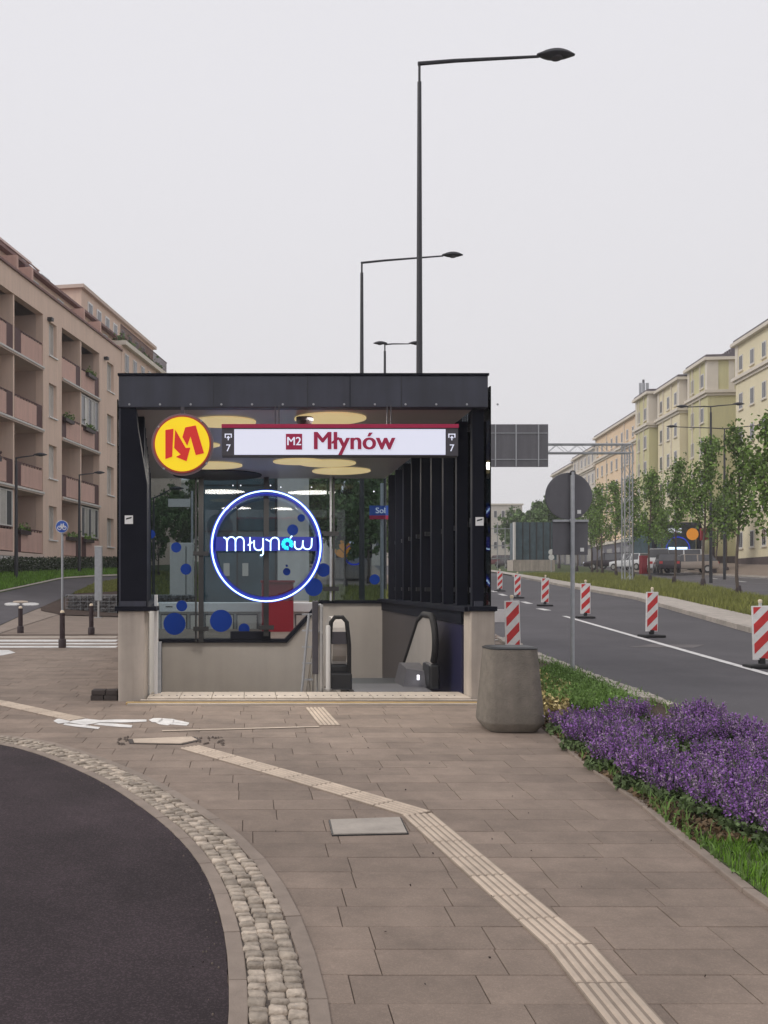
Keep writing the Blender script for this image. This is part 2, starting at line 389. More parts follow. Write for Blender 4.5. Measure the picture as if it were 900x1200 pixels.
def cards(P, size, flat=.0):
    """small randomly turned leaf quads (pointed) at P"""
    n = len(P); u = rng.normal(size=(n, 3)); u /= np.linalg.norm(u, axis=1)[:, None]; v = rng.normal(size=(n, 3)); v -= u * (u * v).sum(1)[:, None]; v /= np.linalg.norm(v, axis=1)[:, None]
    s = (size if not np.isscalar(size) else np.full(n, size)) * rng.uniform(.6, 1.3, n); u = u * s[:, None] * .5; v = v * s[:, None] * .32
    V = np.stack([P - u, P + v, P + u, P - v], 1).reshape(-1, 3); i = np.arange(n)[:, None] * 4
    return V, i + np.array([[0, 1, 2, 3]])
def merge(lst):
    Vs = []; Fs = []; n = 0
    for V, Fc in lst: Vs.append(V); Fs.append(Fc + n); n += len(V)
    return np.concatenate(Vs), np.concatenate(Fs)
def scatter_in(poly, n, seed=0):
    xs = [p[0] for p in poly]; ys = [p[1] for p in poly]; out = []; r = random.Random(seed)
    while len(out) < n:
        p = (r.uniform(min(xs), max(xs)), r.uniform(min(ys), max(ys)))
        if inside(p, poly): out.append((p[0], p[1], zg(*p)))
    return np.array(out)
# ================================================================== GROUND
YF, YB = 11.28, 18.30                       # front and back of the stair pit
HL0, HR0, HR1, HL1 = (-1.16, YF), (2.53, YF), (2.53, YB), (-1.66, YB)
def pl(x, y, dz=0): return (x, y, K * y + dz)
def holed(name, x0, x1, y0, y1, m, dz, kind='structure'):
    o = [(x0, y0), (x1, y0), (x1, y1), (x0, y1)]; h = [HL0, HR0, HR1, HL1]
    vs = [pl(x, y, dz) for x, y in o + h]
    fs = [(0, 1, 5, 4), (1, 2, 6, 5), (2, 3, 7, 6), (3, 0, 4, 7)]
    ob = MB().add(vs, fs).build(name, m); ob['kind'] = kind; return ob
holed('ground', -900, 900, -60, 1400, M['joint'], -.030)
pave = holed('pavement', -11.5, 4.36, -4, 24.0, M['joint'], -.012)
# --- cycle path edge: asphalt, flush kerb, sett band, outer kerb
epx = [(-420, 866), (-240, 862), (-100, 864), (0, 871.7), (50, 886), (100, 907), (133, 925), (160, 943), (187, 963), (207, 981), (230, 1007), (247, 1038), (258, 1073), (265, 1107), (268, 1140), (269, 1200)]
edge = [Vector(G(*p)[:2]) for p in epx]
last = edge[-1]; edge += [last + Vector((-.03, -.8)), last + Vector((-.15, -1.8)), last + Vector((-.45, -3.5)), last + Vector((-.9, -6))]
edge = resample(chaikin(edge, 3), .04); en = normals(edge)
if en[len(en)//2].x < 0: en = [-n for n in en]
def off_edge(d): return [p + n * d for p, n in zip(edge, en)]
asph = sheet('cycle_path', [(p.x + R.uniform(-.006, .010), p.y + R.uniform(-.006, .006)) for p in edge] + [(-14, edge[-1].y), (-14, edge[0].y)], M['asphalt'], .006)
a, b = off_edge(.07), off_edge(.285)
grid_sheet('sett_bed', [[(p.x, p.y) for p in a[::4]], [(p.x, p.y) for p in b[::4]]], mat('mortar', (.12, .10, .085), .95, .3, 20, .6, 80, coord='World'), .002)
bed = bpy.data.objects['sett_bed']
def stones(name, d0, d1, seglen, gap, m, top, parent, depth=.05, smin=0, jitter=0.):
    """stones cut to follow the curve between two offsets of the path edge"""
    A, Bq = off_edge(d0), off_edge(d1); n = len(A); step = max(2, int(seglen / .04)); i = 0
    while i + step < n:
        if A[i].y < 1.5: break
        js = [i, i + step // 2, i + step]; 
        t = [(A[j] - A[i]).length for j in js]
        def g_(P, j, sgn):
            d = (P[min(j+1, n-1)] - P[max(j-1, 0)]).normalized(); return P[j] + d * gap * sgn
        loop = [g_(A, js[0], 1), A[js[1]], g_(A, js[2], -1), g_(Bq, js[2], -1), Bq[js[1]], g_(Bq, js[0], 1)]
        c = sum(loop, Vector((0, 0))) / 6; z = zg(c.x, c.y); dz = R.uniform(-jitter, jitter)
        bot = [(p.x, p.y, zg(p.x, p.y) - depth) for p in loop]; tp = [(p.x, p.y, zg(p.x, p.y) + top + dz) for p in loop]
        MB().hexa(bot, tp).build(name, m, parent, bevel=.004)
        i += step
stones('kerb_stone', .0, .070, .5, .003, M['kerb'], .012, asph, jitter=.001)
stones('edging_stone', .290, .365, .8, .003, M['kerb'], .009, bed, jitter=.001)
# setts: shared meshes, one object each
sm = []
for k in range(7):
    bm = bmesh.new(); bmesh.ops.create_cube(bm, size=1)
    bmesh.ops.scale(bm, vec=(.094 + .012 * R.random(), .060 + .010 * R.random(), .05), verts=bm.verts)
    for v in bm.verts: v.co += Vector((R.uniform(-.008, .008), R.uniform(-.008, .008), R.uniform(-.004, .004)))
    bmesh.ops.bevel(bm, geom=bm.edges[:], offset=.008, segments=1, affect='EDGES')
    me = bpy.data.meshes.new('sett'); bm.to_mesh(me); bm.free(); me.materials.append(M['sett'])
    for p in me.polygons: p.use_smooth = True
    sm.append(me)
cnt = 0; rest = MB()
rows = off_edge(.178)
s_ = [0]
for p, q in zip(edge, edge[1:]): s_.append(s_[-1] + (q - p).length)
def edge_at(s, d):
    j = min(max(int(np.searchsorted(s_, s)) - 1, 1), len(edge) - 3); u = (s - s_[j]) / max(s_[j+1] - s_[j], 1e-6); t = edge[j+2] - edge[j-1]
    return edge[j].lerp(edge[j+1], u) + en[j].lerp(en[j+1], u) * d, math.atan2(t.y, t.x)
cand = []
for r_ in range(3):
    s = R.uniform(0, .08)
    while s < s_[-1] - .1:
        w = R.uniform(.040, .066); p, an = edge_at(s + w / 2, .107 + .071 * r_ + R.uniform(-.006, .006)); s += w + .007
        if 1.9 < p.y < 11 and p.x > -5: cand.append((p, an, w))
cand.sort(key=lambda c: c[0].y)
for i, (p, an, w) in enumerate(cand):
    if p.y < 3.1: continue
    if cnt < 300:
        o = link('sett', R.choice(sm), bed); cnt += 1
        o.matrix_local = Matrix.Translation((p.x, p.y, zg(p.x, p.y) - .010 + R.uniform(-.006, .008))) @ Matrix.Rotation(TILT, 4, 'X') @ Matrix.Rotation(an + R.uniform(-.08, .08), 4, 'Z') @ Matrix.Rotation(R.uniform(-.03, .03), 4, 'Y') @ Matrix.Diagonal((w / .1, 1.02, 1, 1))
    else:
        c, s2 = math.cos(an), math.sin(an); hw = w / 2 - .004
        q = [(p.x + c*u - s2*v, p.y + s2*u + c*v) for u, v in ((-hw, -.031), (hw, -.031), (hw, .031), (-hw, .031))]
        rest.hexa([(x, y, zg(x, y) - .03) for x, y in q], [(x*.92+p.x*.08, y*.92+p.y*.08, zg(x, y) + .014) for x, y in q])
if rest.v: o = rest.build('far_setts', M['sett'], bed); o['kind'] = 'stuff'
print('setts', len(cand))
# --- planting bed outline
bpx = [(629, 800), (634, 852), (651, 864), (690, 900), (745, 935), (780, 968), (820, 1000), (860, 1032), (897, 1062)]
bl = [Vector(G(*p)[:2]) for p in bpx]; bl += [Vector((2.43, 3.9)), Vector((2.42, 1.0)), Vector((2.4, -3.5))]
kerbR = [Vector((4.38, -3.5)), Vector((4.40, 6)), Vector(G(885, 867)[:2]), Vector(G(800, 833)[:2]), Vector(G(700, 796)[:2]), Vector(G(624, 766)[:2]), Vector((4.95, 18.3)), Vector((5.6, 24)), Vector((7.0, 38)), Vector((9.6, 62)), Vector((13.5, 100)), Vector((24, 190))]
kerbR = [Vector(p) for p in kerbR]
nearK = [p for p in kerbR if p.y < 16.6]
bedpoly = [(p.x, p.y) for p in nearK[::1]] + [(p.x, p.y) for p in bl]
soil = sheet('planting_bed', bedpoly, M['soil'], .010)
# pale edging stones between pavement and bed
bs_ = resample([p for p in bl if p.y > 1.0], .04); bn = normals(bs_); i = 0
while i + 20 < len(bs_):
    a_, b_ = bs_[i], bs_[i+20]; n0, n1 = bn[i] * .03, bn[i+20] * .03; d_ = (b_ - a_).normalized() * .003
    lp_ = [a_ + n0 + d_, b_ + n1 - d_, b_ - n1 - d_, a_ - n0 + d_]; h_ = R.uniform(.016, .024)
    MB().hexa([(p.x, p.y, K*p.y - .05) for p in lp_], [(p.x, p.y, K*p.y + h_) for p in lp_]).build('edging_stone', M['kerb'], soil, bevel=.005); i += 20
# --- paving slabs
sx, sy = .50, .250
slab_me = []
for k in range(4):
    bm = bmesh.new(); bmesh.ops.create_cube(bm, size=1); bmesh.ops.scale(bm, vec=(sx - .0035, sy - .0035, .05), verts=bm.verts)
    bmesh.ops.bevel(bm, geom=[e for e in bm.edges if abs(e.verts[0].co.z - e.verts[1].co.z) < 1e-4 and e.verts[0].co.z > 0], offset=.0025, segments=1, affect='EDGES')
    me = bpy.data.meshes.new('paving_slab'); bm.to_mesh(me); bm.free(); me.materials.append(M['slab']); slab_me.append(me)
asph_poly = [(p.x, p.y) for p in off_edge(.30)[::3]] + [(-14, edge[-1].y), (-14, edge[0].y)]
slabs = []
row = 0; y = -1.0 + .105
offs = {}
while y < 23.6:
    o_ = R.choice([0, .17, .25, .33]) + R.uniform(-.03, .03)
    x = -11.3 + o_
    while x < 6.8:
        c = (x + sx/2, y + sy/2)
        cor = [(x+.02, y+.02), (x+sx-.02, y+.02), (x+.02, y+sy-.02), (x+sx-.02, y+sy-.02)]
        if not all(inside(q, asph_poly) for q in cor) and not all(inside(q, bedpoly) for q in cor):
            kx = np.interp(c[1], [p.y for p in kerbR], [p.x for p in kerbR])
            xa, xb = x, x + sx
            if c[0] > kx - .30: xb = xa
            if YF - .12 < c[1] < YB + .12:
                hl = np.interp(c[1], [YF, YB], [HL0[0], HL1[0]]) - .04; hr = HR0[0] + .04
                if c[0] < (hl + hr) / 2: xb = min(xb, hl)
                else: xa = max(xa, hr)
            if xb - xa > .04: slabs.append((xa, xb, c[1]))
        x += sx
    y += sy
def scr(x, y): return (CX + F * x / y if y > .5 else -999, CY - F * (K*y - H) / y if y > .5 else 9999)
vis = [s for s in slabs if s[2] > 3.2 and s[1] - s[0] > .49 and -40 < scr((s[0] + s[1]) / 2, s[2])[0] < 940]
vis.sort(key=lambda s: s[2]); near = vis[:300]; nearset = set(near)
for (xa, xb, y_) in near:
    o = link('paving_slab', R.choice(slab_me), pave)
    o.matrix_local = Matrix.Translation(((xa + xb) / 2, y_, K*y_ - .025 + R.uniform(-.0015, .0015))) @ Matrix.Rotation(TILT + R.uniform(-.003, .003), 4, 'X') @ Matrix.Rotation(R.uniform(-.002, .002), 4, 'Y')
q = MB()
for s3 in slabs:
    if s3 in nearset: continue
    xa, xb, y_ = s3; dz = R.uniform(-.0015, .001); g3 = .002; hy = sy/2 - g3
    c4 = [(xa+g3, y_-hy), (xb-g3, y_-hy), (xb-g3, y_+hy), (xa+g3, y_+hy)]
    q.hexa([pl(a, b, -.011) for a, b in c4], [pl(a, b, dz) for a, b in c4])
o = q.build('far_paving_slabs', M['slab'], pave); o['kind'] = 'stuff'
print('slabs', len(slabs), 'near to', near[-1])
# --- tactile paving
def tile_mesh(w, l, ribs, m):
    b_ = MB().box((-w/2, -l/2, -.03), (w/2, l/2, .004))
    for i in range(ribs):
        x = -w/2 + w * (i + .5) / ribs; d = w / ribs * .36
        b_.hexa([(x-d, -l/2+.004, .003), (x+d, -l/2+.004, .003), (x+d, l/2-.004, .003), (x-d, l/2-.004, .003)], [(x-d*.5, -l/2+.008, .0095), (x+d*.5, -l/2+.008, .0095), (x+d*.5, l/2-.008, .0095), (x-d*.5, l/2-.008, .0095)])
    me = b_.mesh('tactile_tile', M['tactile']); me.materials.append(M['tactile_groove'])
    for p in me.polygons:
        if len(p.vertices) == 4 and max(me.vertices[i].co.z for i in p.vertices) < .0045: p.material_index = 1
    return me
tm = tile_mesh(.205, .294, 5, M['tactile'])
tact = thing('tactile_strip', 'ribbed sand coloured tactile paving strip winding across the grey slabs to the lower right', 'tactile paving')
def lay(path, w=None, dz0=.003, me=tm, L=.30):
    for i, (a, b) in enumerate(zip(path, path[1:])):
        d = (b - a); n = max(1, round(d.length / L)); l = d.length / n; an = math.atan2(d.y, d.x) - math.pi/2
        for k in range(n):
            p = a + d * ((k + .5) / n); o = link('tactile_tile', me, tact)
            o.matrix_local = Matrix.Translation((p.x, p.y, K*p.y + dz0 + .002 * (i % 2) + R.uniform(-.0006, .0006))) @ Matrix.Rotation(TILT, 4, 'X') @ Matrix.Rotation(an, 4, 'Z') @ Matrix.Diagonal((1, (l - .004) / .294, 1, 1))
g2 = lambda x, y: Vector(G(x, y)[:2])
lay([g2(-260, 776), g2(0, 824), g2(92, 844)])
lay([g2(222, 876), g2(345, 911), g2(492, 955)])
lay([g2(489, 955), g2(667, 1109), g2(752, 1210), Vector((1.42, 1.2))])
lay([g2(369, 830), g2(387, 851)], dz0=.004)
# thin pale border line by the entrance, painted marks
def ribbon(name, pts, w, m, dz, label, cat, parent=None):
    P = resample(pts, .25); N_ = normals(P)
    ro = [[(p.x + n.x*w/2, p.y + n.y*w/2) for p, n in zip(P, N_)], [(p.x - n.x*w/2, p.y - n.y*w/2) for p, n in zip(P, N_)]]
    o = grid_sheet(name, ro, m, dz, parent, None)
    return tag(o, label, cat) if label else o
ribbon('pale_border', [g2(190, 857), g2(375, 852)], .055, M['tactile'], .006, 'thin pale line crossing the paving just in front of the stair threshold', 'ground marking')
def flat(name, pxs, m, dz, label, cat, thick=.003):
    P = [G(*p) for p in pxs]; o = MB().hexa([(p.x, p.y, p.z + dz - thick) for p in P], [(p.x, p.y, p.z + dz) for p in P]).build(name, m)
    return tag(o, label, cat)
# pedestrian pictograms: adult and child lying across the paving
z7 = lambda pts: [(x / 3, 840 + y / 3) for x, y in pts]
mk = thing('painted_pedestrian', 'large white painted walking figure flat on the paving left of the entrance', 'ground marking')
def mark(polys, parent):
    for nme, P in polys:
        P = [G(*p) for p in P]; MB().hexa([(p.x, p.y, p.z + .0025) for p in P], [(p.x, p.y, p.z + .005) for p in P]).build(nme, M['paint_white'], parent)
mark([('head', z7([(188,16),(200,9),(232,4),(258,5),(262,12),(240,22),(205,25)])),
      ('body', z7([(258,6),(300,8),(352,13),(350,21),(300,30),(240,21)])),
      ('leg', z7([(352,13),(400,11),(515,11),(515,18),(440,21),(350,21)])),
      ('leg', z7([(350,23),(400,25),(465,31),(462,39),(400,35),(330,28)])),
      ('arm', z7([(228,24),(300,31),(352,38),(345,44),(270,36),(222,29)]))], mk)
mk = thing('painted_pedestrian', 'smaller white painted child figure flat on the paving next to the larger one', 'ground marking')
mark([('head', z7([(523,12),(540,6),(566,6),(575,13),(560,21),(535,20)])),
      ('body', z7([(572,7),(610,9),(612,22),(590,31),(560,27),(548,22)])),
      ('leg', z7([(610,10),(665,22),(663,27),(608,19)])), ('leg', z7([(608,20),(662,28),(655,32),(600,28)]))], mk)
mk = thing('painted_marking', 'white painted blob at the left edge of the paving in front of the white stripes', 'ground marking')
mark([('paint', [(-14, 762), (10, 762), (18, 765), (4, 768), (-14, 770)])], mk)
# inspection covers
fr = thing('manhole_cover', 'pale rectangular concrete cover set in the paving beside the bend of the tactile strip', 'manhole cover')
P = [G(385, 962), G(470, 959), G(479, 978), G(389, 980)]
MB().hexa([(p.x, p.y, p.z - .02) for p in P], [(p.x, p.y, p.z + .006) for p in P]).build('frame', M['dark'], fr)
c = sum((Vector(p) for p in P), Vector()) / 4; Q = [c + (p - c) * .955 for p in P]
MB().hexa([(p.x, p.y, p.z) for p in Q], [(p.x, p.y, p.z + .012) for p in Q]).build('cover', M['kerb_light'], fr)
fr = thing('manhole_cover', 'worn pale cover with crumbled dark edges interrupting the tactile strip left of centre', 'manhole cover')
P = [G(150, 867), G(228, 864), G(236, 868), G(214, 873), G(152, 872)]
MB().hexa([(p.x, p.y, p.z - .01) for p in P], [(p.x, p.y, p.z + .006) for p in P]).build('frame', M['basalt'], fr)
c = sum((Vector(p) for p in P), Vector()) / 5; Q = [c + (p - c) * .88 for p in P]
MB().hexa([(p.x, p.y, p.z) for p in Q], [(p.x, p.y, p.z + .012) for p in Q]).build('cover', M['tactile'], fr)
q = MB()
for i in range(44):
    p = G(R.choice([R.uniform(138, 150), R.uniform(232, 262)]), R.uniform(864, 874)); s = R.uniform(.006, .018)
    q.hexa([(p.x + s*math.cos(t), p.y + s*math.sin(t)*1.4, p.z) for t in (0, 1.3, 2.8, 4.4)], [(p.x + s*.6*math.cos(t), p.y + s*.6*math.sin(t), p.z + R.uniform(.006, .02)) for t in (0, 1.3, 2.8, 4.4)])
o = q.build('rubble', M['joint'], fr); o['kind'] = 'stuff'
# white warning stripes on the left
st = thing('stripe_row', 'band of parallel white and cream stripes across the paving behind the front bollard', 'ground marking')
for yy, hw in ((746.8, .9), (751.0, 1.0), (754.6, .7), (758.2, .9)):
    a0, a1 = G(-160, yy), G(137, yy); y0, y1 = G(0, yy + hw).y, G(0, yy - hw).y
    MB().hexa([pl(a0.x, y0, .0), pl(a1.x, y0, .0), pl(a1.x, y1, .0), pl(a0.x, y1, .0)], [pl(a0.x, y0, .006), pl(a1.x, y0, .006), pl(a1.x, y1, .006), pl(a0.x, y1, .006)]).build('stripe', M['paint_white'] if yy > 750 else M['threshold'], st)
for A_, B_ in (((-160, 749), (137, 749)),):
    pass
# small debris: leaves and pebbles on the slabs
P_ = np.array([(x, y, K*y + .008) for x, y in [(R.uniform(-1, 2.4), R.uniform(3.3, 9.5)) for _ in range(60)]])
V, Fc = cards(P_, .015); o = scatter_mesh('fallen_leaves', V, Fc, M['basalt']); tag(o, kind='stuff')
q = MB()
for i in range(160):
    j = R.randrange(10, len(edge) - 10); p = edge[j] + en[j] * (-abs(R.gauss(.0, .05)) - .004)
    if p.y < 2.8 or p.y > 9: continue
    s = R.uniform(.002, .006); q.hexa([(p.x + s*math.cos(t), p.y + s*math.sin(t), K*p.y + .004) for t in (0, 1.5, 3, 4.6)], [(p.x + s*.6*math.cos(t), p.y + s*.6*math.sin(t), K*p.y + .007 + s) for t in (0, 1.5, 3, 4.6)])
o = q.build('grit', M['joint']); o['kind'] = 'stuff'
# ================================================================== TERRAIN LEFT
us = np.linspace(-26, 60, 60); qs = np.linspace(9.0, -16, 26)
rows_ = []
for q_ in qs: rows_.append([(P0.x + DL.x*u + NL.x*q_, P0.y + DL.y*u + NL.y*q_) for u in us])
# keep the raised bank only where it is behind the paved plaza
bank = grid_sheet('lawn_bank', rows_, M['grass_base'], -.020)
def band(name, xs, lo, hi, m, dz, kind='structure', n=8):
    rws = []
    for t in np.linspace(0, 1, n):
        rws.append([tuple(G(x, np.interp(x, *zip(*lo)) * (1-t) + np.interp(x, *zip(*hi)) * t)[:2]) for x in xs])
    return grid_sheet(name, rws, m, dz, None, kind)
lo = [(-200, 830), (-60, 768), (0, 734), (30, 720), (50, 712), (72, 702), (90, 694), (110, 684), (140, 679)]
hi = [(-200, 716), (0, 696), (72, 680), (115, 677), (140, 676)]
band('asphalt_path', np.linspace(-200, 140, 40), lo, hi, M['road'], .03)
band('path_kerb', np.linspace(-200, 138, 40), hi, [(x, y - 1.6) for x, y in hi], M['kerb_light'], .07, n=2)
band('pale_paving', np.linspace(-200, 74, 30), [(-200, 850), (0, 743), (50, 727), (74, 719)], [(x, y + .2) for x, y in lo if x < 60] + [(74, 718)], M['kerb'], .022)
band('plaza_end', np.linspace(-200, 142, 30), [(-200, 744.4), (142, 744.4)], [(-200, 740), (0, 735), (50, 719), (74, 720.5), (142, 720.5)], M['paving'], .012)
band('side_soil', np.linspace(48, 142, 16), [(48, 717), (74, 722), (142, 724)], [(48, 713), (72, 703), (92, 695), (142, 693)], M['soil'], .035)
# painted bicycle roundel on the path
mk = thing('painted_roundel', 'white painted marking on the asphalt path behind the leftmost bollard', 'ground marking')
c_ = G(26, 709.3)
for nme, (xa, ya, ra, rb) in dict(ring=(14, 709.8, 9, 1.6)).items():
    ps = [G(xa + ra*math.cos(t), ya + rb*math.sin(t)) for t in np.linspace(0, 2*math.pi, 14)[:-1]]
    MB().hexa([(p.x, p.y, p.z + .03) for p in ps], [(p.x, p.y, p.z + .05) for p in ps]).build('paint', M['paint_white'], mk)
ps = [G(36 + 10*math.cos(t), 709.8 + 1.6*math.sin(t)) for t in np.linspace(0, 2*math.pi, 14)[:-1]]
MB().hexa([(p.x, p.y, p.z + .031) for p in ps], [(p.x, p.y, p.z + .052) for p in ps]).build('paint', M['paint_white'], mk)
ps = [G(24 + 9*math.cos(t), 707 + 1.0*math.sin(t)) for t in np.linspace(0, 2*math.pi, 14)[:-1]]
MB().hexa([(p.x, p.y, p.z + .030) for p in ps], [(p.x, p.y, p.z + .054) for p in ps]).build('paint', M['tactile'], mk)
# lawns on the bank (blades)
lawn1 = [tuple(G(x, np.interp(x, *zip(*hi)) - 2.2)[:2]) for x in range(-120, 141, 20)] + [(P0.x + DL.x*u + NL.x*.9, P0.y + DL.y*u + NL.y*.9) for u in (14, 6, -2, -9)]
P_ = scatter_in(lawn1, 16000, 3); V, Fc = blades(P_, .16, .03); o = scatter_mesh('lawn', V, Fc, M['grass']); tag(o, kind='stuff', label='strip of bright green lawn below the pink apartment block')
lawn2 = [tuple(G(*p)[:2]) for p in ((86, 697), (112, 685), (142, 680), (142, 694), (250, 700), (250, 690), (142, 680))][:4]
P_ = scatter_in(lawn2, 5000, 4); V, Fc = blades(P_, .12, .03); o = scatter_mesh('lawn', V, Fc, M['grass_dry']); tag(o, kind='stuff', label='patch of lawn behind the dark gabion wall')
# ================================================================== ROADS ON THE RIGHT
medA = [Vector((8.0, -3.5)), Vector((9.6, 10)), Vector(G(885, 740)[:2]), Vector(G(749, 702)[:2]), Vector(G(673, 689)[:2]), Vector(G(609, 676.5)[:2]), Vector((24, 100)), Vector((36, 190))]
medB = [Vector((12.0, -3.5)), Vector((13.6, 10)), Vector((15.8, 21)), Vector(G(889, 704)[:2]), Vector((22.5, 48.6)), Vector(G(741, 675.5)[:2]), Vector((37, 100)), Vector((60, 190))]
farK = [Vector((21, -3.5)), Vector((25, 10)), Vector((28, 21)), Vector((32.5, 36)), Vector((36.5, 55)), Vector(G(741, 672.6)[:2]) + Vector((5.0, -2)), Vector((46, 110)), Vector((70, 190))]
def strip(name, A_, B_, m, dz, kind='structure', parent=None):
    ys = np.unique(np.concatenate([[p.y for p in A_], [p.y for p in B_], np.linspace(-3.5, 190, 40)])); ys = [y for y in ys if -3.5 <= y <= 190]
    xa = [np.interp(y, [p.y for p in A_], [p.x for p in A_]) for y in ys]; xb = [np.interp(y, [p.y for p in B_], [p.x for p in B_]) for y in ys]
    return grid_sheet(name, [[(x, y) for x, y in zip(xa, ys)], [(x, y) for x, y in zip(xb, ys)]], m, dz, parent, kind)
def sh(A_, d): return [p + Vector((d, 0)) for p in A_]
road = strip('road', kerbR, medA, M['road'], -.022)
road2 = strip('far_carriageway', medB, farK, M['road'], -.020)
med = strip('median', medA, medB, M['grass_base'], .03)
strip('median_edge', sh(medA, -.0), sh(medA, 1.15), M['kerb_light'], .075)
plaza = strip('left_verge', [Vector((4.36, -3.5)), Vector((4.36, 24)), Vector((4.0, 190))], kerbR, M['paving'], -.014)
# raised kerbs as stones
def kerb_line(name, A_, y0, y1, L, w, h, m, parent):
    ys = [p.y for p in A_]; xs = [p.x for p in A_]; y = y0
    while y < y1:
        ye = y + L; xa, xb = np.interp(y + .004, ys, xs), np.interp(ye - .004, ys, xs)
        c4 = [(xa, y + .004), (xa + w, y + .004), (xb + w, ye - .004), (xb, ye - .004)]
        MB().hexa([pl(a, b, -.05) for a, b in c4], [pl(a, b, h) for a, b in c4]).build(name, m, parent, bevel=.012); y = ye
kerb_line('kerb_stone', sh(medA, -.16), 12, 75, 1.0, .16, .10, M['kerb_light'], med)
kerb_line('kerb_stone', sh(medB, 0), 25, 80, 2.0, .16, .10, M['kerb_light'], med)
# near kerb of split stone blocks
ys = [p.y for p in kerbR]; xs = [p.x for p in kerbR]; y = 3.2
while y < 19:
    L = R.uniform(.10, .17); x = np.interp(y, ys, xs); w = R.uniform(.09, .12)
    for rr in ((0,) if y < 11 else (0, 1)):
        xx = x + R.uniform(-.012, .012) - rr * .13
        q_ = [(xx - w/2, y), (xx + w/2, y + R.uniform(-.01, .01)), (xx + w/2, y + L - .012), (xx - w/2, y + L - .012)]
        MB().hexa([pl(a, b, -.06) for a, b in q_], [pl(a + R.uniform(-.006, .006), b, .045 + R.uniform(-.008, .012)) for a, b in q_]).build('kerb_sett', M['sett'] if 0 else M['kerb_light'], soil, bevel=.012)
    y += L
# lane markings
lm = thing('lane_line', 'long solid white line along the near carriageway beside the striped beacons', 'road marking')
Lp = [g2(980, 811), g2(900, 788.5), g2(780, 755), g2(657, 720)]
Lp = [Lp[0] + (Lp[0] - Lp[1]) * 6] + Lp
P_ = resample(Lp, .5); N_ = normals(P_)
grid_sheet('painted_line', [[(p.x + n.x*.065, p.y + n.y*.065) for p, n in zip(P_, N_)], [(p.x - n.x*.065, p.y - n.y*.065) for p, n in zip(P_, N_)]], M['paint_white'], -.015, lm, None)
for i, (a_, b_) in enumerate((((632, 712.5), (642, 714.5)), ((613, 704.5), (621, 706.8)), ((586, 695.5), (592, 697.5)), ((577, 692), (581, 693.2)))):
    a_, b_ = g2(*a_), g2(*b_); d = (b_ - a_).normalized() * .001; n = Vector((-d.y, d.x)).normalized() * .10
    MB().hexa([pl(*(a_+n), -.021), pl(*(a_-n), -.021), pl(*(b_-n), -.021), pl(*(b_+n), -.021)], [pl(*(a_+n), -.014), pl(*(a_-n), -.014), pl(*(b_-n), -.014), pl(*(b_+n), -.014)]).build('dash', M['paint_white'], lm)
lm2 = thing('lane_line', 'broken white lane dashes on the far carriageway beyond the young trees', 'road marking')
for yy, dx in ((36, 6.2), (44, 6.6), (52, 6.9), (60, 7.2), (68, 7.4)):
    x = np.interp(yy, [p.y for p in medB], [p.x for p in medB]) + 5.0
    n = .09
    MB().hexa([pl(x-n, yy, -.019), pl(x+n, yy, -.019), pl(x+.55+n, yy+2.2, -.019), pl(x+.55-n, yy+2.2, -.019)], [pl(x-n, yy, -.012), pl(x+n, yy, -.012), pl(x+.55+n, yy+2.2, -.012), pl(x+.55-n, yy+2.2, -.012)]).build('dash', M['paint_white'], lm2)
strip('far_edge_line', sh(farK, -1.6), sh(farK, -1.42), M['paint_white'], -.013)
# far pavement climbing to the right hand buildings
rw = []
fy = np.array([p.y for p in farK]); fx = np.array([p.x for p in farK])
q = MB(); ysv = np.linspace(-3, 190, 30); vs = []
for y in ysv:
    x0 = np.interp(y, fy, fx); vs += [(x0, y, K*y + .09), (x0 + 1.2, y, K*y + .12), (max(x0 + 2.4, 33.7 + .113*y), y, K*y + .85), (x0 + 60, y, K*y + .85)]
fs = [(4*i+k, 4*i+k+1, 4*i+k+5, 4*i+k+4) for i in range(29) for k in range(3)]
o = q.add(vs, fs).build('far_pavement', M['paving']); o['kind'] = 'structure'
kerb_line('kerb_stone', sh(farK, -.15), 30, 120, 3.0, .16, .11, M['kerb_light'], o)
gb = [(np.interp(y, fy, fx) + .6, y) for y in (74, 80, 86, 92)] + [(np.interp(y, fy, fx) + 1.4, y) for y in (92, 86, 80, 74)]
# median grass blades
ysm = [p.y for p in medA]; xsm = [p.x for p in medA]; ysn = [p.y for p in medB]; xsn = [p.x for p in medB]
P_ = []
while len(P_) < 42000:
    y = 14 + 66 * R.random() ** 1.5; a_ = np.interp(y, ysm, xsm) + 1.1; b_ = np.interp(y, ysn, xsn); x = R.uniform(a_, b_); P_.append((x, y, K*y + .03))
P_ = np.array(P_); V, Fc = blades(P_, .26, .028); o = scatter_mesh('median_grass', V, Fc, M['grass_dry']); tag(o, kind='stuff', label='rough yellowish grass along the median between the carriageways')
# near lawn corner, bottom right
lp = [(p.x + .05, p.y) for p in bl if p.y < 6.1] ; lp = [(bl[6].x + .0, bl[6].y)] + [(p.x + .03, p.y) for p in bl[7:]]
lp = [tuple(G(818, 990)[:2])] + [(p.x + .04, p.y) for p in bl if p.y < 5.55 and p.y > -1] + [(4.3, 0), (4.3, 5.55), (3.6, 5.6)]
sheet('lawn_soil', lp, M['grass_base'], .016)
P_ = scatter_in(lp, 26000, 8); P_ = P_[P_[:, 1] > 2.0]; P_[:, 2] += .012; V, Fc = blades(P_, .055, .007, .7); o = scatter_mesh('lawn', V, Fc, M['grass']); tag(o, kind='stuff', label='bright green lawn corner at the lower right')
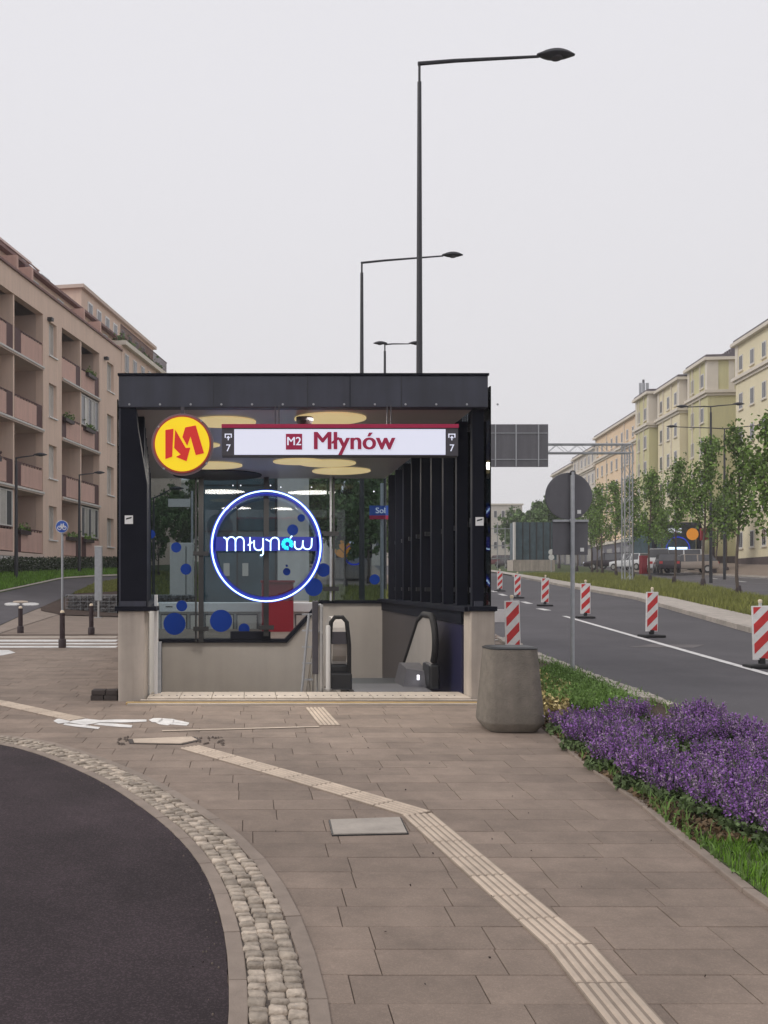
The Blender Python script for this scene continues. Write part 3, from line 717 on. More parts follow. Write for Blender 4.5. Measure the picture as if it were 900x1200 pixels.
# tall weeds along the kerb behind the flowers
wp = [tuple(G(*p)[:2]) for p in ((632, 795), (650, 786), (700, 808), (760, 838), (745, 852), (690, 838), (640, 830))]
P_ = scatter_in(wp, 9000, 9); P_[:, 2] += .01; V, Fc = blades(P_, .14, .014, .8); V2, F2 = cards(P_[:5000] + np.stack([np.zeros(5000), np.zeros(5000), rng.uniform(.02, .15, 5000)], 1), .03)
o = scatter_mesh('weeds', *merge([(V, Fc), (V2, F2)]), M['weed']); tag(o, kind='stuff', label='fresh green weeds between the planter and the road')
# sparse weeds along pavement edge and right kerb
P_ = []
for i in range(700):
    y = R.uniform(4.4, 15.5); e_ = R.random()
    xk = np.interp(y, ys, xs) - abs(R.gauss(.12, .12)); P_.append((xk, y, K*y + .01))
for i in range(260):
    y = R.uniform(4.8, 9.0); xk = np.interp(y, [p.y for p in bl[::-1]], [p.x for p in bl[::-1]]) + abs(R.gauss(.05, .09)); P_.append((xk, y, K*y + .01))
P_ = np.array(P_); V, Fc = blades(P_, .10, .012, .8); V2, F2 = cards(P_ + [0, 0, .03], .03); o = scatter_mesh('edge_weeds', *merge([(V, Fc), (V2, F2)]), M['weed']); tag(o, kind='stuff')
# leaf litter and ground cover in the bed
lit = [tuple(G(*p)[:2]) for p in ((632, 828), (680, 835), (700, 880), (760, 930), (900, 960), (900, 992), (815, 990), (740, 935), (690, 900), (650, 864), (634, 852))]
P_ = scatter_in(lit, 5000, 10); P_[:, 2] += rng.uniform(.012, .04, 5000); V, Fc = cards(P_, .045)
o = scatter_mesh('leaf_litter', V, Fc, mat('leaf_litter', (.13, .085, .045), .8, .3, 6, island=.6, coord='World')); tag(o, kind='stuff')
P_ = scatter_in([tuple(G(*p)[:2]) for p in ((632, 795), (672, 815), (664, 850), (634, 850))], 500, 12); P_[:, 2] += rng.uniform(.04, .14, 500); V, Fc = cards(P_, .05)
o = scatter_mesh('small_yellow_flowers', V, Fc, M['petal_y']); tag(o, kind='stuff')
P_ = scatter_in([tuple(G(*p)[:2]) for p in ((632, 795), (672, 815), (664, 850), (634, 850))], 2600, 13); P_[:, 2] += rng.uniform(.01, .12, 2600); V, Fc = cards(P_, .05)
o = scatter_mesh('ground_cover', V, Fc, mat('ground_cover', (.16, .12, .04), .7, .3, 6, island=.5, coord='World')); tag(o, kind='stuff')
# ------------------------------------------------------------------ lavender mass
mounds = []
for (mxp, myp, r_) in ((672, 862, .25), (690, 880, .24), (722, 903, .24), (757, 926, .22), (715, 884, .33), (704, 862, .28), (750, 905, .34), (755, 872, .34), (800, 920, .36), (800, 880, .34), (850, 905, .36), (858, 940, .34), (905, 960, .38), (905, 915, .38), (960, 940, .38), (960, 990, .38), (1010, 960, .4), (860, 878, .30), (735, 850, .26), (900, 890, .30), (960, 905, .34), (1010, 910, .35), (820, 862, .26), (792, 938, .24), (845, 958, .26), (895, 978, .28), (950, 1005, .30)):
    g = G(mxp, myp); mounds.append((g.x, g.y, r_))
Vl = []; Gv = []
for (cx, cy, r_) in mounds:
    n = R.randint(120, 250); tall = R.uniform(.70, 1.12)
    for i in range(n):
        rr = r_ * math.sqrt(R.random()) * .62; a_ = R.uniform(0, 2*math.pi)
        bx, by = cx + rr * math.cos(a_) * .8, cy + rr * math.sin(a_) * .8; bz = K*by + .02
        lean = rr / r_ * .85 + R.gauss(0, .08); Ls = R.uniform(.16, .30) * tall * (1.12 - .3 * rr / r_)
        d = Vector((math.cos(a_) * lean + R.gauss(0, .12), math.sin(a_) * lean + R.gauss(0, .12), 1)).normalized()
        top = Vector((bx, by, bz)) + d * Ls; Gv.append((Vector((bx, by, bz)), top))
        fl = R.uniform(.07, .14)
        for k in range(15):
            t = k / 14; s_r = .013 * (1 - t * .65); p = top - d * fl * (1 - t) + Vector((R.gauss(0, s_r), R.gauss(0, s_r), R.gauss(0, .003))); Vl.append(tuple(p))
Va = np.array(Vl).reshape(-1, 15, 3); pick = rng.random(len(Va)) < .28
V, Fc = cards(Va[pick].reshape(-1, 3), .019); o = scatter_mesh('faded_lavender', V, Fc, M['lav_pale']); tag(o, kind='stuff')
V, Fc = cards(Va[~pick].reshape(-1, 3), .021); o = scatter_mesh('lavender', V, Fc, M['lav']); tag(o, kind='stuff', label='dense drift of purple lavender in bloom beside the pavement')
n = len(Gv); A_ = np.array([tuple(g[0]) for g in Gv]); B_ = np.array([tuple(g[1]) for g in Gv]); w = np.zeros((n, 3)); w[:, 0] = .0022
V1 = np.stack([A_ - w, A_ + w, B_ + w, B_ - w], 1).reshape(-1, 3); F1 = np.arange(n)[:, None] * 4 + np.array([[0, 1, 2, 3]])
lf = []
for (cx, cy, r_) in mounds:
    for i in range(900):
        a_ = R.uniform(0, 2*math.pi); rr = r_ * .95 * math.sqrt(R.random()); lf.append((cx + rr*math.cos(a_), cy + rr*math.sin(a_), K*cy + R.uniform(.02, .15) * (1.15 - rr / r_ * .6)))
V2, F2 = cards(np.array(lf), .042); o = scatter_mesh('lavender_foliage', *merge([(V1, F1), (V2, F2)]), M['lav_green']); tag(o, kind='stuff')
# ================================================================== METRO ENTRANCE
Y0e = 11.03; ZT = Z_(440, Y0e); ZU = Z_(477.5, Y0e); ZP = Z_(716, Y0e)        # roof top, underside, parapet top
def zf(y): return K * y
XL, XLi, XRi, XR = X_(139, Y0e), X_(172, Y0e), X_(552, Y0e), X_(580, Y0e)
ent = thing('metro_entrance', 'dark framed glass metro station entrance with stairs and escalator going down', 'metro entrance', (.6, Y0e, zf(Y0e)))
B((XL, Y0e, ZU), (X_(572, Y0e), Y0e + .16, ZT)).build('fascia', M['navy'], ent, bevel=.01)
B((XL - .01, Y0e - .012, ZT), (X_(572, Y0e) + .01, Y0e + .2, ZT + .025)).build('fascia_capping', M['fin'], ent)
for xx in (1.15,):
    B((xx, Y0e - .003, ZU), (xx + .006, Y0e + .01, ZT)).build('fascia_joint', M['fin'], ent)
for k in range(13): MB().lathe([(.011, -.006), (.013, 0)], (XL + .12 + k*.345, Y0e, ZU + .035), 8, axis='y').build('bolt', M['galv'], ent)
for xx in (X_(250, Y0e), X_(360, Y0e), X_(470, Y0e)): B((xx, Y0e - .0035, ZU), (xx + .005, Y0e + .01, ZT)).build('fascia_joint', M['dark'], ent)
for px in (146, 166):
    for py in (703, 712): pass
for (a_, b_) in ((X_(141, Y0e), X_(171, Y0e)), (X_(556, Y0e), X_(566, Y0e))): B((a_, Y0e + .0, ZP + .052), (b_, Y0e + .018, ZP + .11)).build('base_bracket', M['navy'], ent)
# roof: skewed box, left side splays outward to the back
def skew(x0f, x1f, x0b, x1b, y0, y1, z0, z1): return MB().hexa([(x0f, y0, z0), (x1f, y0, z0), (x1b, y1, z0), (x0b, y1, z0)], [(x0f, y0, z1), (x1f, y0, z1), (x1b, y1, z1), (x0b, y1, z1)])
skew(XL, X_(572, Y0e), -2.05, 2.70, Y0e + .16, 18.45, ZU + .12, ZT - .01).build('roof', M['navy'], ent)
rf = skew(XL + .05, 2.56, -1.98, 2.56, Y0e + .16, 18.30, ZU, ZU + .118).build('ceiling', M['ceiling'], ent)
# ceiling lights
def disc(cx, cy, r, m, name, z, par=rf, dz=.012, n=40): return MB().lathe([(r, z - dz), (r, z + .03)], (cx, cy, 0), n).build(name, m, par, smooth=False)
def cyl_px(px, py, rx, z=None):
    Y = F * ((z or ZU) - H) / (CY - py); return X_(px, Y), Y, rx * Y / F
for px, py, rx, m in ((387, 490, 42, 'litdisc'), (470, 478.6, 1, None), (384, 542.5, 33, 'litdisc'), (400, 551.5, 34, 'litdisc'), (250, 545, 34, 'litdisc'), (262, 494, 38, 'litdisc'), (238, 521, 20, 'litdisc'), (350, 540.5, 30, 'litdisc'), (255, 556.5, 52, 'fin')):
    if not m: continue
    x, y, r = cyl_px(px, py, rx); disc(x, y, r, M[m], 'ceiling_light' if m == 'litdisc' else 'ceiling_disc', ZU, dz=.012 + .002 * (py % 3))
for i, (px, py, w) in enumerate(((387, 490, 42), (387, 543.5, 62), (262, 493, 42), (250, 545, 62))):
    x, y, r = cyl_px(px, py, 40); ld = bpy.data.lights.new('ceiling_lamp', 'AREA'); ld.shape = 'DISK'; ld.size = r * 1.8; ld.energy = w; ld.color = (1, .94, .86)
    lo_ = bpy.data.objects.new('ceiling_lamp', ld); C.objects.link(lo_); lo_.location = (x, y, ZU - .03)
# front columns
lc = MB().prismy([(X_(141, Y0e), ZP), (X_(172, Y0e), ZP), (X_(172, Y0e), Z_(566, Y0e)), (X_(161, Y0e), Z_(500, Y0e)), (X_(159, Y0e), ZU), (X_(141, Y0e), ZU)], Y0e + .02, Y0e + .16).build('corner_column', M['fin'], ent)
B((X_(139, Y0e), Y0e + .03, ZP), (X_(142, Y0e), Y0e + .14, ZU)).build('corner_trim', M['navy'], ent)
for i in range(9):
    yy = Y0e + .12 + .82 * i; xx = 2.62
    B((xx - .065, yy, ZP), (xx + .065, yy + .10, ZU)).build('fin', M['fin'], ent)
for i in range(9):
    t = (i + .35) / 8.4; yy = Y0e + .30 + 6.9 * t; xx = XL + .20 + (-2.0 - XL - .05) * t
    B((xx - .07, yy, ZP), (xx + .05, yy + .10, ZU)).build('fin', M['fin'], ent)
# glass along the sides
for i in range(5):
    ya = Y0e + .05 + 1.46 * i; yb = ya + 1.45
    B((2.735, ya, ZP - .03), (2.750, yb, ZU + .25)).build('side_pane', M['glass_side'], ent)
    ta, tb = (ya - Y0e) / 7.3, (yb - Y0e) / 7.3; xa, xb = XL - .02 + (-2.04 - XL) * ta, XL - .02 + (-2.04 - XL) * tb
    skew(xa, xa + .014, xb, xb + .014, ya, yb, ZP - .03, ZU + .1).build('side_pane', M['glass_side'], ent)
    for zz in (Z_(607, Y0e), Z_(697, Y0e) + .05):
        for o_ in (.35, 1.1):
            B((2.60, ya + o_, zz - .03), (2.735, ya + o_ + .05, zz + .03)).build('glass_clamp', M['dark'], ent)
# plinths and parapets
zb = zf(Y0e) - .12
p = B((XL - .005, Y0e, zb), (X_(169.5, Y0e), Y0e + .38, ZP)).build('plinth', M['concrete'], ent, bevel=.012)
B((X_(135, Y0e), Y0e - .03, ZP), (X_(183, Y0e), Y0e + .40, ZP + .05)).build('plinth_cap', M['fin'], ent)
p = B((XRi, Y0e, zb), (XR, Y0e + .38, ZP)).build('plinth', M['concrete'], ent, bevel=.012)
B((X_(549, Y0e), Y0e - .03, ZP), (XR + .02, Y0e + .40, ZP + .05)).build('plinth_cap', M['fin'], ent)
# side walls going down into the pit
zbot = -5.2
B((2.53, Y0e + .38, zbot), (2.78, 18.5, ZP - .01)).build('side_wall', M['concrete'], ent)
B((2.45, Y0e + .05, ZP - .01), (2.80, 18.5, ZP + .045)).build('parapet_cap', M['fin'], ent)
B((2.495, Y0e + .40, zbot), (2.528, 14.1, ZP - .17)).build('wall_panel', M['navy_panel'], ent)
B((2.500, 14.12, zbot), (2.528, 18.3, ZP - .17)).build('wall_panel', M['brown_panel'], ent)
B((2.485, Y0e + .40, ZP - .165), (2.528, 18.3, ZP - .012)).build('wall_band', M['fin'], ent)
skew(XLi - .28, XLi - .03, HL1[0] - .28, HL1[0] - .03, Y0e + .38, 18.5, zbot, ZP - .01).build('side_wall', M['concrete'], ent)
skew(XLi - .30, XLi - .01, HL1[0] - .31, HL1[0] - .01, Y0e + .41, 18.5, ZP - .008, ZP + .045).build('parapet_cap', M['fin'], ent)
for i in range(7):
    ya = Y0e + .42 + i * .98; yb = ya + .965
    for k in range(4):
        z1 = ZP - .03 - k * .42; z0 = z1 - .41
        ta, tb = (ya - Y0e - .38) / 7.1, (yb - Y0e - .38) / 7.1; d = HL1[0] - XLi
        xa, xb = XLi - .03 + d * ta, XLi - .03 + d * tb
        skew(xa, xa + .02, xb, xb + .02, ya, yb, z0, z1).build('wall_tile', M['offwhite'], ent)
B((X_(181, 11.4), 11.38, zf(11) + .02), (X_(184.5, 11.4), 11.44, Z_(697, 11.4))).build('edge_post', M['white'], ent)
B((X_(185, 11.5), 11.46, zf(11) - .3), (X_(189, 11.5), 11.52, Z_(752, 11.5))).build('edge_rail', M['galv'], ent)
# back wall: low on the left, stepping up on the right
YW = 18.20
bw = [(-1.72, zbot), (2.50, zbot), (X_(440, YW), Z_(706, YW)), (X_(378, YW), Z_(706, YW)), (X_(337, YW), Z_(752, YW)), (-1.72, Z_(752, YW))]
bw[1] = (2.527, zbot); bw[2] = (2.527, Z_(706, YW))
MB().prismy(bw, YW, YW + .22).build('back_wall', M['wallgrey'], ent)
cap = [(X_(184, YW), Z_(812, YW)), (X_(190, YW), Z_(812, YW)), (X_(190, YW), Z_(753, YW)), (X_(336, YW), Z_(753, YW)), (X_(378, YW), Z_(707, YW)), (2.50, Z_(707, YW)), (2.50, Z_(703.5, YW)), (X_(376, YW), Z_(703.5, YW)), (X_(334, YW), Z_(749, YW)), (X_(184, YW), Z_(749, YW))]
MB().prismy(cap, YW - .05, YW + .25).build('wall_capping', M['fin'], ent)
B((X_(270, YW), YW - .06, Z_(748.8, YW)), (X_(317, YW), YW + .1, Z_(740, YW))).build('mast_base', M['fin'], ent)
# back glazing and masts
YG = 18.42; zgt = ZU + .1
for (a_, b_) in ((168, 232), (236, 311), (315, 388), (392, 452)):
    B((X_(a_, YG), YG, Z_(752, YG) if b_ < 380 else Z_(704, YG)), (X_(b_, YG), YG + .014, zgt)).build('back_pane', M['glass'], ent)
mst = [(235.5, 6, 752, 'dark', .10), (229.5, 2, 752, 'dark', .06), (312, 6, 745, 'dark', .10), (387.5, 2.2, 704, 'galv', .05), (391, 2.2, 704, 'dark', .05), (353, 1.2, 700, 'dark', .03)]
for px, w, yb, m, d in mst[:5]:
    B((X_(px - w/2, YW - .12), YW - .14, Z_(yb, YW)), (X_(px + w/2, YW - .12), YW - .14 + d, ZU)).build('mast', M[m], ent)
for px, py in ((235.5, 736.5), (235.5, 649), (312, 735), (388, 626), (388, 690)):
    B((X_(px - 9, YW - .16), YW - .17, Z_(py + 2.6, YW)), (X_(px + 9, YW - .16), YW - .142, Z_(py - 2.6, YW))).build('glass_clamp', M['dark'], ent)
for px in (225, 242, 305, 322, 378, 398): pass
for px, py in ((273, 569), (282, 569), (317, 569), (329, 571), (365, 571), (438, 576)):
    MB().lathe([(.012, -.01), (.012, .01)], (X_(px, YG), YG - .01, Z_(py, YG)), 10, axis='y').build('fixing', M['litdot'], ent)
# blue film dots on the glass
dots = [(177, 626, 5, 8), (206.5, 641.5, 6, 6), (218, 667, 6.5, 6), (213, 710, 6.5, 6.5), (204.5, 731, 13, 13), (259, 727.5, 13, 12.5), (286, 737, 6.5, 6), (343, 621, 6.5, 6.5), (353, 607, 4.5, 4.5), (336, 670, 4.4, 4.4), (336, 663, 1.4, 1.4), (367.5, 688, 10.5, 9.5), (379, 668, 8, 5.5), (439, 679, 6, 6), (350, 592, 3, 3)]
for px, py, rx, ry in dots:
    MB().lathe([(rx * YG / F, -.003), (rx * YG / F, .0)], (X_(px, YG), YG - .002, Z_(py, YG)), 28, axis='y').build('film_dot', M['dotblue'], ent)
# threshold
YT = Y0e + .02
MB().hexa([pl(X_(171, YT), Y0e + .12, -.1), pl(X_(561, YT), Y0e + .12, -.1), pl(2.50, 11.62, -.1), pl(-1.10, 11.62, -.1)], [pl(X_(171, YT), Y0e + .12, .055), pl(X_(561, YT), Y0e + .12, .055), pl(2.50, 11.62, .055), pl(-1.10, 11.62, .055)])
th = thing('threshold', 'low pale stone threshold with an ochre front line at the top of the metro stairs', 'threshold', (0, 11, zf(11)))
x0_, x1_ = X_(172, 11), X_(552, 11)
n_ = 10
for k in range(n_):
    a_ = x0_ + (x1_ - x0_) * k / n_; b_ = x0_ + (x1_ - x0_) * (k + 1) / n_
    B((a_ + .003, 11.0, zf(11.1) - .12), (b_ - .003, 11.60, zf(11.1) + .045)).build('stone', M['threshold'], th, bevel=.004)
B((X_(165, 11), 10.93, zf(11) - .1), (X_(560, 11), 10.998, zf(11) + .028)).build('step_edge', M['threshold'], th)
B((X_(158, 11), 10.90, zf(11) - .1), (X_(560, 11), 10.928, zf(11) + .020)).build('dark_line', M['signgrey'], th)
B((X_(150, 11), 10.80, zf(11) - .1), (X_(560, 11), 10.898, zf(11) + .016)).build('ochre_line', M['ochre'], th)
B((X_(150, 10.8), 10.73, zf(11) - .1), (X_(560, 10.8), 10.797, zf(11) + .010)).build('pale_line', M['threshold'], th)
# studs on the threshold
q = MB()
for k in range(40): q.lathe([(.012, 0), (.009, .005)], (x0_ + .06 + k * .088, 11.20, zf(11.1) + .045), 6)
o = q.build('stud_row', M['signgrey'], th); o['kind'] = 'stuff'
# stairs
stt = thing('staircase', 'stairs going down into the metro left of the escalator', 'stairs', (0, 11.6, zf(11.1)))
zs = zf(11.1) + .04
for k in range(26):
    ya = 11.61 + .30 * k
    if ya > 18.0: break
    B((HL0[0] - .3, ya, zs - .16 * (k + 1) - .2), (.98, ya + .305, zs - .16 * (k + 1))).build('step', M['threshold'], stt)
B((HL1[0] + .0, 18.02, -4.6), (2.49, 18.19, -4.4)).build('landing', M['wallgrey'], stt)
hr = thing('stair_handrail', 'double steel handrail with upright posts running down the stairs beside the escalator', 'handrail', (.9, 11.7, zs))
xh = .88
for off_, r_ in ((1.02, .022), (.70, .018)):
    MB().tube([(xh, 11.68, zs + off_), (xh, 11.95, zs + off_)] + [(xh, 11.95 + .5*k, zs + off_ - .2667*k) for k in range(1, 11)], r_, 10).build('rail', M['steel'], hr, smooth=True)
for k in range(6):
    y = 11.72 + k * .8; z = zs - max(0, (y - 11.95)) * .5333
    MB().tube([(xh, y, z - .25), (xh, y, z + 1.02)], .02, 8).build('post', M['steel'], hr, smooth=True)
B((X_(366, 11.75), 11.72, Z_(790, 11.75)), (X_(373, 11.75), 11.80, Z_(704, 11.75))).build('end_post', M['signgrey'], hr, bevel=.01)
for k in range(5):
    z = zs + .1 + k * .2; B((X_(354, 12), 12.0, z), (X_(367, 12), 12.03, z + .02)).build('rung', M['galv'], hr)
MB().tube([(X_(353, 12.0), 12.0, zs - .1), (X_(362, 12.0), 12.0, Z_(720, 12))], .016, 8).build('stay', M['galv'], hr)
bo = thing('steel_post', 'slim pale steel post standing beside the left escalator newel', 'post', (X_(384.5, 11.7), 11.7, zs))
MB().lathe([(.028, 0), (.028, Z_(735, 11.7) - zs), (.022, Z_(733, 11.7) - zs)], (X_(384.5, 11.7), 11.7, zs), 14).build('shaft', M['offwhite'], bo, smooth=True)
MB().lathe([(.05, 0), (.05, .03)], (X_(384.5, 11.7), 11.7, zs), 14).build('base', M['steel'], bo)
# escalator
es = thing('escalator', 'escalator with black handrails descending into the metro beside the dark wall', 'escalator', (1.7, 11.7, zs))
def newel(x, wd, name='balustrade', rail=True):
    yf = 11.95; zt_ = Z_(724, 12); A_ = math.radians(30)
    # outline of the balustrade seen from the side (y, z)
    zc = zt_ - .30; pts = [(yf + .30 - .30*math.cos(t), zc + .30*math.sin(t)) for t in np.linspace(-.9, math.pi/2, 9)]
    pts += [(yf + .75, zt_), (yf + 1.1, zt_ - .08)] + [(yf + 1.1 + .5*k, zt_ - .08 - .2887*k) for k in range(1, 10)]
    inner = [(y, z - .0) for y, z in pts]
    low = [(yf + 5.6, pts[-1][1] - .75), (yf + 1.3, zs - .1), (yf + .12, zs + .05)]
    poly = pts + low
    MB().hexa([(x - wd/2, y, z) for y, z in poly], [(x + wd/2, y, z) for y, z in poly]).build(name, M['wallgrey'], es)
    if rail: MB().tube([(x, y - (.02 if i < 9 else 0), z + (.02 if i > 6 else 0)) for i, (y, z) in enumerate(pts)], .042, 10).build('handrail', M['rubber'], es, smooth=True)
    B((x - wd/2 - .05, yf + .02, zs), (x + wd/2 + .05, yf + .5, zs + .30)).build('newel_base', M['dark'], es, bevel=.03)
newel(X_(398, 12), .17, rail=False); newel(X_(507, 12) + .02, .035)
# upright loop seen end-on at the left balustrade
xl = X_(396, 12); w_ = .115; zt_ = Z_(723, 12)
MB().tube([(xl - w_, 11.93, zs + .02), (xl - w_, 11.90, zs + .55), (xl - w_ * .8, 11.90, zt_ - .06), (xl - w_*.4, 11.90, zt_), (xl + w_*.4, 11.90, zt_), (xl + w_*.85, 11.90, zt_ - .06), (xl + w_*1.1, 11.90, zs + .55), (xl + w_*1.15, 11.93, zs + .02)], .026, 8).build('newel_frame', M['rubber'], es, smooth=True)
B((xl - .085, 11.905, zs + .55), (xl + .10, 11.93, zs + .70)).build('control_panel', M['signgrey'], es)
B((xl - .1, 11.86, zs), (xl + .16, 11.96, zs + .2)).build('newel_foot', M['dark'], es, bevel=.02)
B((X_(412, 12), 11.62, zs - .05), (X_(500, 12), 12.6, zs + .005)).build('floor_plate', M['signback'], es)
for k in range(10):
    ya = 12.6 + .4 * k; B((X_(412, 12), ya, zs - .23 * max(0, k - 1) - .4), (X_(500, 12), ya + .402, zs - .23 * max(0, k - 1))).build('escalator_step', M['dark'], es)
cb = MB().hexa([(X_(472, 12.2), 12.2, zs), (X_(503, 12.2), 12.2, zs), (X_(503, 12.2), 12.9, zs), (X_(472, 12.2), 12.9, zs)], [(X_(478, 12.2), 12.3, zs + .22), (X_(503, 12.2), 12.3, zs + .18), (X_(503, 12.2), 12.9, zs + .25), (X_(478, 12.2), 12.9, zs + .25)]).build('sensor_box', M['signback'], es)
B((X_(492, 12), 12.17, zs + .09), (X_(494.5, 12), 12.21, zs + .15)).build('indicator_lamp', M['litdot'], es)
# ------------------------------------------------------------------ station sign board
YS = 10.94
sg = thing('station_sign', 'long lit station sign reading M2 Młynów hanging under the roof edge', 'sign', (X_(398, YS), YS, Z_(516, YS)))
sx0, sx1, sz0, sz1 = X_(260, YS), X_(537, YS), Z_(534.5, YS), Z_(497.5, YS)
B((sx0, YS, sz0), (sx1, YS + .16, sz1)).build('housing', M['signgrey'], sg, bevel=.006)
B((X_(274.5, YS), YS - .006, Z_(533, YS)), (X_(522, YS), YS + .01, Z_(503, YS))).build('lit_panel', M['litwhite'], sg)
B((sx0 - .003, YS - .012, Z_(501.5, YS)), (sx1 + .003, YS + .165, sz1 + .004)).build('top_stripe', M['crimson'], sg)
B((X_(335, YS), YS - .011, Z_(527, YS)), (X_(354, YS), YS - .006, Z_(508.5, YS))).build('line_badge', M['crimson'], sg)
text('badge_text', 'M2', .1, M['litwhite'], sg, at(344.5, 517.5, YS - .013), bold=.002, width=16 * YS / F, height=9.5 * YS / F)
text('station_name', 'Młynów', .2, M['crimson'], sg, at(414.5, 517.5, YS - .008), bold=.007, width=94 * YS / F, height=27 * YS / F)
for px in (267.5, 529.5):
    text('exit_number', '7', .1, M['litwhite'], sg, at(px, 525.3, YS - .003), bold=.001, width=5 * YS / F, height=8 * YS / F)
    q = MB(); u = YS / F; c_ = at(px, 512, YS)
    q.prismy([(c_.x - 4.2*u, c_.z + 2.6*u), (c_.x + 4.2*u, c_.z + 2.6*u), (c_.x + 4.2*u, c_.z + 3.8*u), (c_.x - 4.2*u, c_.z + 3.8*u)], YS - .004, YS)
    q.prismy([(c_.x - 4.2*u, c_.z - 1*u), (c_.x - 2.9*u, c_.z - 1*u), (c_.x - 2.9*u, c_.z + 2.6*u), (c_.x - 4.2*u, c_.z + 2.6*u)], YS - .004, YS)
    q.prismy([(c_.x + 2.9*u, c_.z - 1*u), (c_.x + 4.2*u, c_.z - 1*u), (c_.x + 4.2*u, c_.z + 2.6*u), (c_.x + 2.9*u, c_.z + 2.6*u)], YS - .004, YS)
    q.prismy([(c_.x - .6*u, c_.z - 4*u), (c_.x + .6*u, c_.z - 4*u), (c_.x + .6*u, c_.z - 1*u), (c_.x - .6*u, c_.z - 1*u)], YS - .004, YS)
    q.prismy([(c_.x - 2.4*u, c_.z - 1.4*u), (c_.x + 2.4*u, c_.z - 1.4*u), (c_.x, c_.z + 1.4*u)], YS - .004, YS)
    q.build('exit_icon', M['litwhite'], sg)
for px in (303, 325, 457, 500):
    if px in (325, 457): 
        for d in (-2.2, 2.2): B((X_(px + d, YS) - .006, YS + .07, sz1), (X_(px + d, YS) + .006, YS + .085, ZU + .02)).build('hanger', M['signgrey'], sg)
# ------------------------------------------------------------------ round M logo
YM = 10.93; u = YM / F
lg = thing('metro_logo_sign', 'round yellow sign with a red arrowed letter M under the left roof corner', 'sign', at(214, 521, YM))
c_ = at(213.5, 520.5, YM)
def ring(r0, r1, y0, y1, name, m, cc, par, n=56):
    q = MB(); vs = []
    for r, y in ((r0, y0), (r1, y0), (r1, y1), (r0, y1)):
        vs += [(cc.x + r*math.cos(2*math.pi*k/n), y, cc.z + r*math.sin(2*math.pi*k/n)) for k in range(n)]
    fs = [(j*n+k, j*n+(k+1)%n, ((j+1)%4)*n+(k+1)%n, ((j+1)%4)*n+k) for j in range(4) for k in range(n)]
    return q.add(vs, fs).build(name, m, par)
MB().lathe([(36.5*u, .03), (36.5*u, .05)], (c_.x, YM, c_.z), 56, axis='y').build('acrylic_back', M['acrylic'], lg)
MB().lathe([(33.8*u, .0), (33.8*u, .03)], (c_.x, YM, c_.z), 56, axis='y').build('rim', M['litorange'], lg)
MB().lathe([(31.9*u, -.006), (31.9*u, .0)], (c_.x, YM, c_.z), 56, axis='y').build('yellow_disc', M['lityellow'], lg)
zz = lambda pts: [((130 + x / 3.913 - CX) * u, H - (430 + y / 3.913 - CY) * u) for x, y in pts]
q = MB()
for P in (zz([(250, 290), (287, 284), (281, 412), (250, 423)]), zz([(295, 288), (343, 372), (364, 371), (347, 433), (298, 413), (320, 402), (290, 372)]), zz([(341, 278), (389, 269), (427, 396), (389, 405), (365, 320), (350, 362), (328, 322)])):
    q.prismy(P, YM - .012, YM - .0062)
q.build('letter_m', M['litred'], lg)
for px, py in ((186, 500), (236, 493), (192, 549), (242, 543)): MB().lathe([(.012, .0), (.012, .03)], (X_(px, YM), YM, Z_(py, YM)), 8, axis='y').build('stud', M['galv'], lg)
B((c_.x - .02, YM + .05, c_.z), (c_.x + .02, YM + .08, ZU)).build('hanger', M['signgrey'], lg)
# ------------------------------------------------------------------ neon roundel
YN = 17.85; u = YN / F
nn = thing('neon_sign', 'round blue neon roundel with the handwritten name młynów glowing on the back glass', 'neon sign', at(312, 640, YN))
c_ = at(312, 640, YN)
cir = lambda r, y: [(c_.x + r*u*math.cos(t), y, c_.z + r*u*math.sin(t)*1.015) for t in np.linspace(0, 2*math.pi, 65)[:-1]]
MB().tube(cir(63.8, YN), .95*u, 8, closed=True).build('neon_ring', M['neon'], nn, smooth=True)
ring(61.6*u, 62.7*u, YN - .01, YN + .05, 'inner_glow', M['neon_glow'], c_, nn); ring(65.0*u, 66.2*u, YN - .01, YN + .05, 'outer_glow', M['neon_glow'], c_, nn)  # the tube's blue glow, built as added glowing rings on both sides
ring(59.5*u, 61.5*u, YN + .03, YN + .035, 'painted_halo', M['neon_band'], c_, nn)  # fainter halo of the neon, put in as a coloured ring
B((X_(250, YN), YN + .03, Z_(645.5, YN)), (X_(374, YN), YN + .045, Z_(629, YN))).build('back_band', M['neon_band'], nn)
n3 = lambda pts: [((240 + x / 6 - CX) * u, YN - .03, H - (560 + y / 6 - CY) * u) for x, y in pts]
def arc(cx, cy, rx, ry, a0, a1, n=8): return [(cx + rx*math.cos(math.radians(a0 + (a1-a0)*k/n)), cy + ry*math.sin(math.radians(a0 + (a1-a0)*k/n))) for k in range(n + 1)]
strokes = [('letter_m', [[(132, 418), (150, 428), (156, 445), (156, 515)], [(156, 450)] + arc(187, 446, 29, 30, 180, 360) + [(216, 515)], [(216, 450)] + arc(246, 446, 29, 30, 180, 360) + [(275, 515)]]),
    ('letter_l', [[(318, 418), (318, 512)], [(303, 475), (334, 452)]]),
    ('letter_y', [[(346, 440)] + arc(378, 480, 31, 30, 180, 0) + [(410, 425), (410, 520)] + arc(396, 528, 14, 18, 0, 120)]),
    ('letter_n', [[(428, 432), (462, 450), (462, 512)], [(462, 455)] + arc(492, 448, 29, 28, 180, 360) + [(521, 508)]]),
    ('letter_w', [[(632, 445)] + arc(659, 475, 28, 28, 180, 0) + [(690, 440)], [(690, 470)] + arc(720, 475, 30, 28, 180, 0) + [(752, 425)]]),
    ('accent', [[(600, 425), (613, 408)]])]
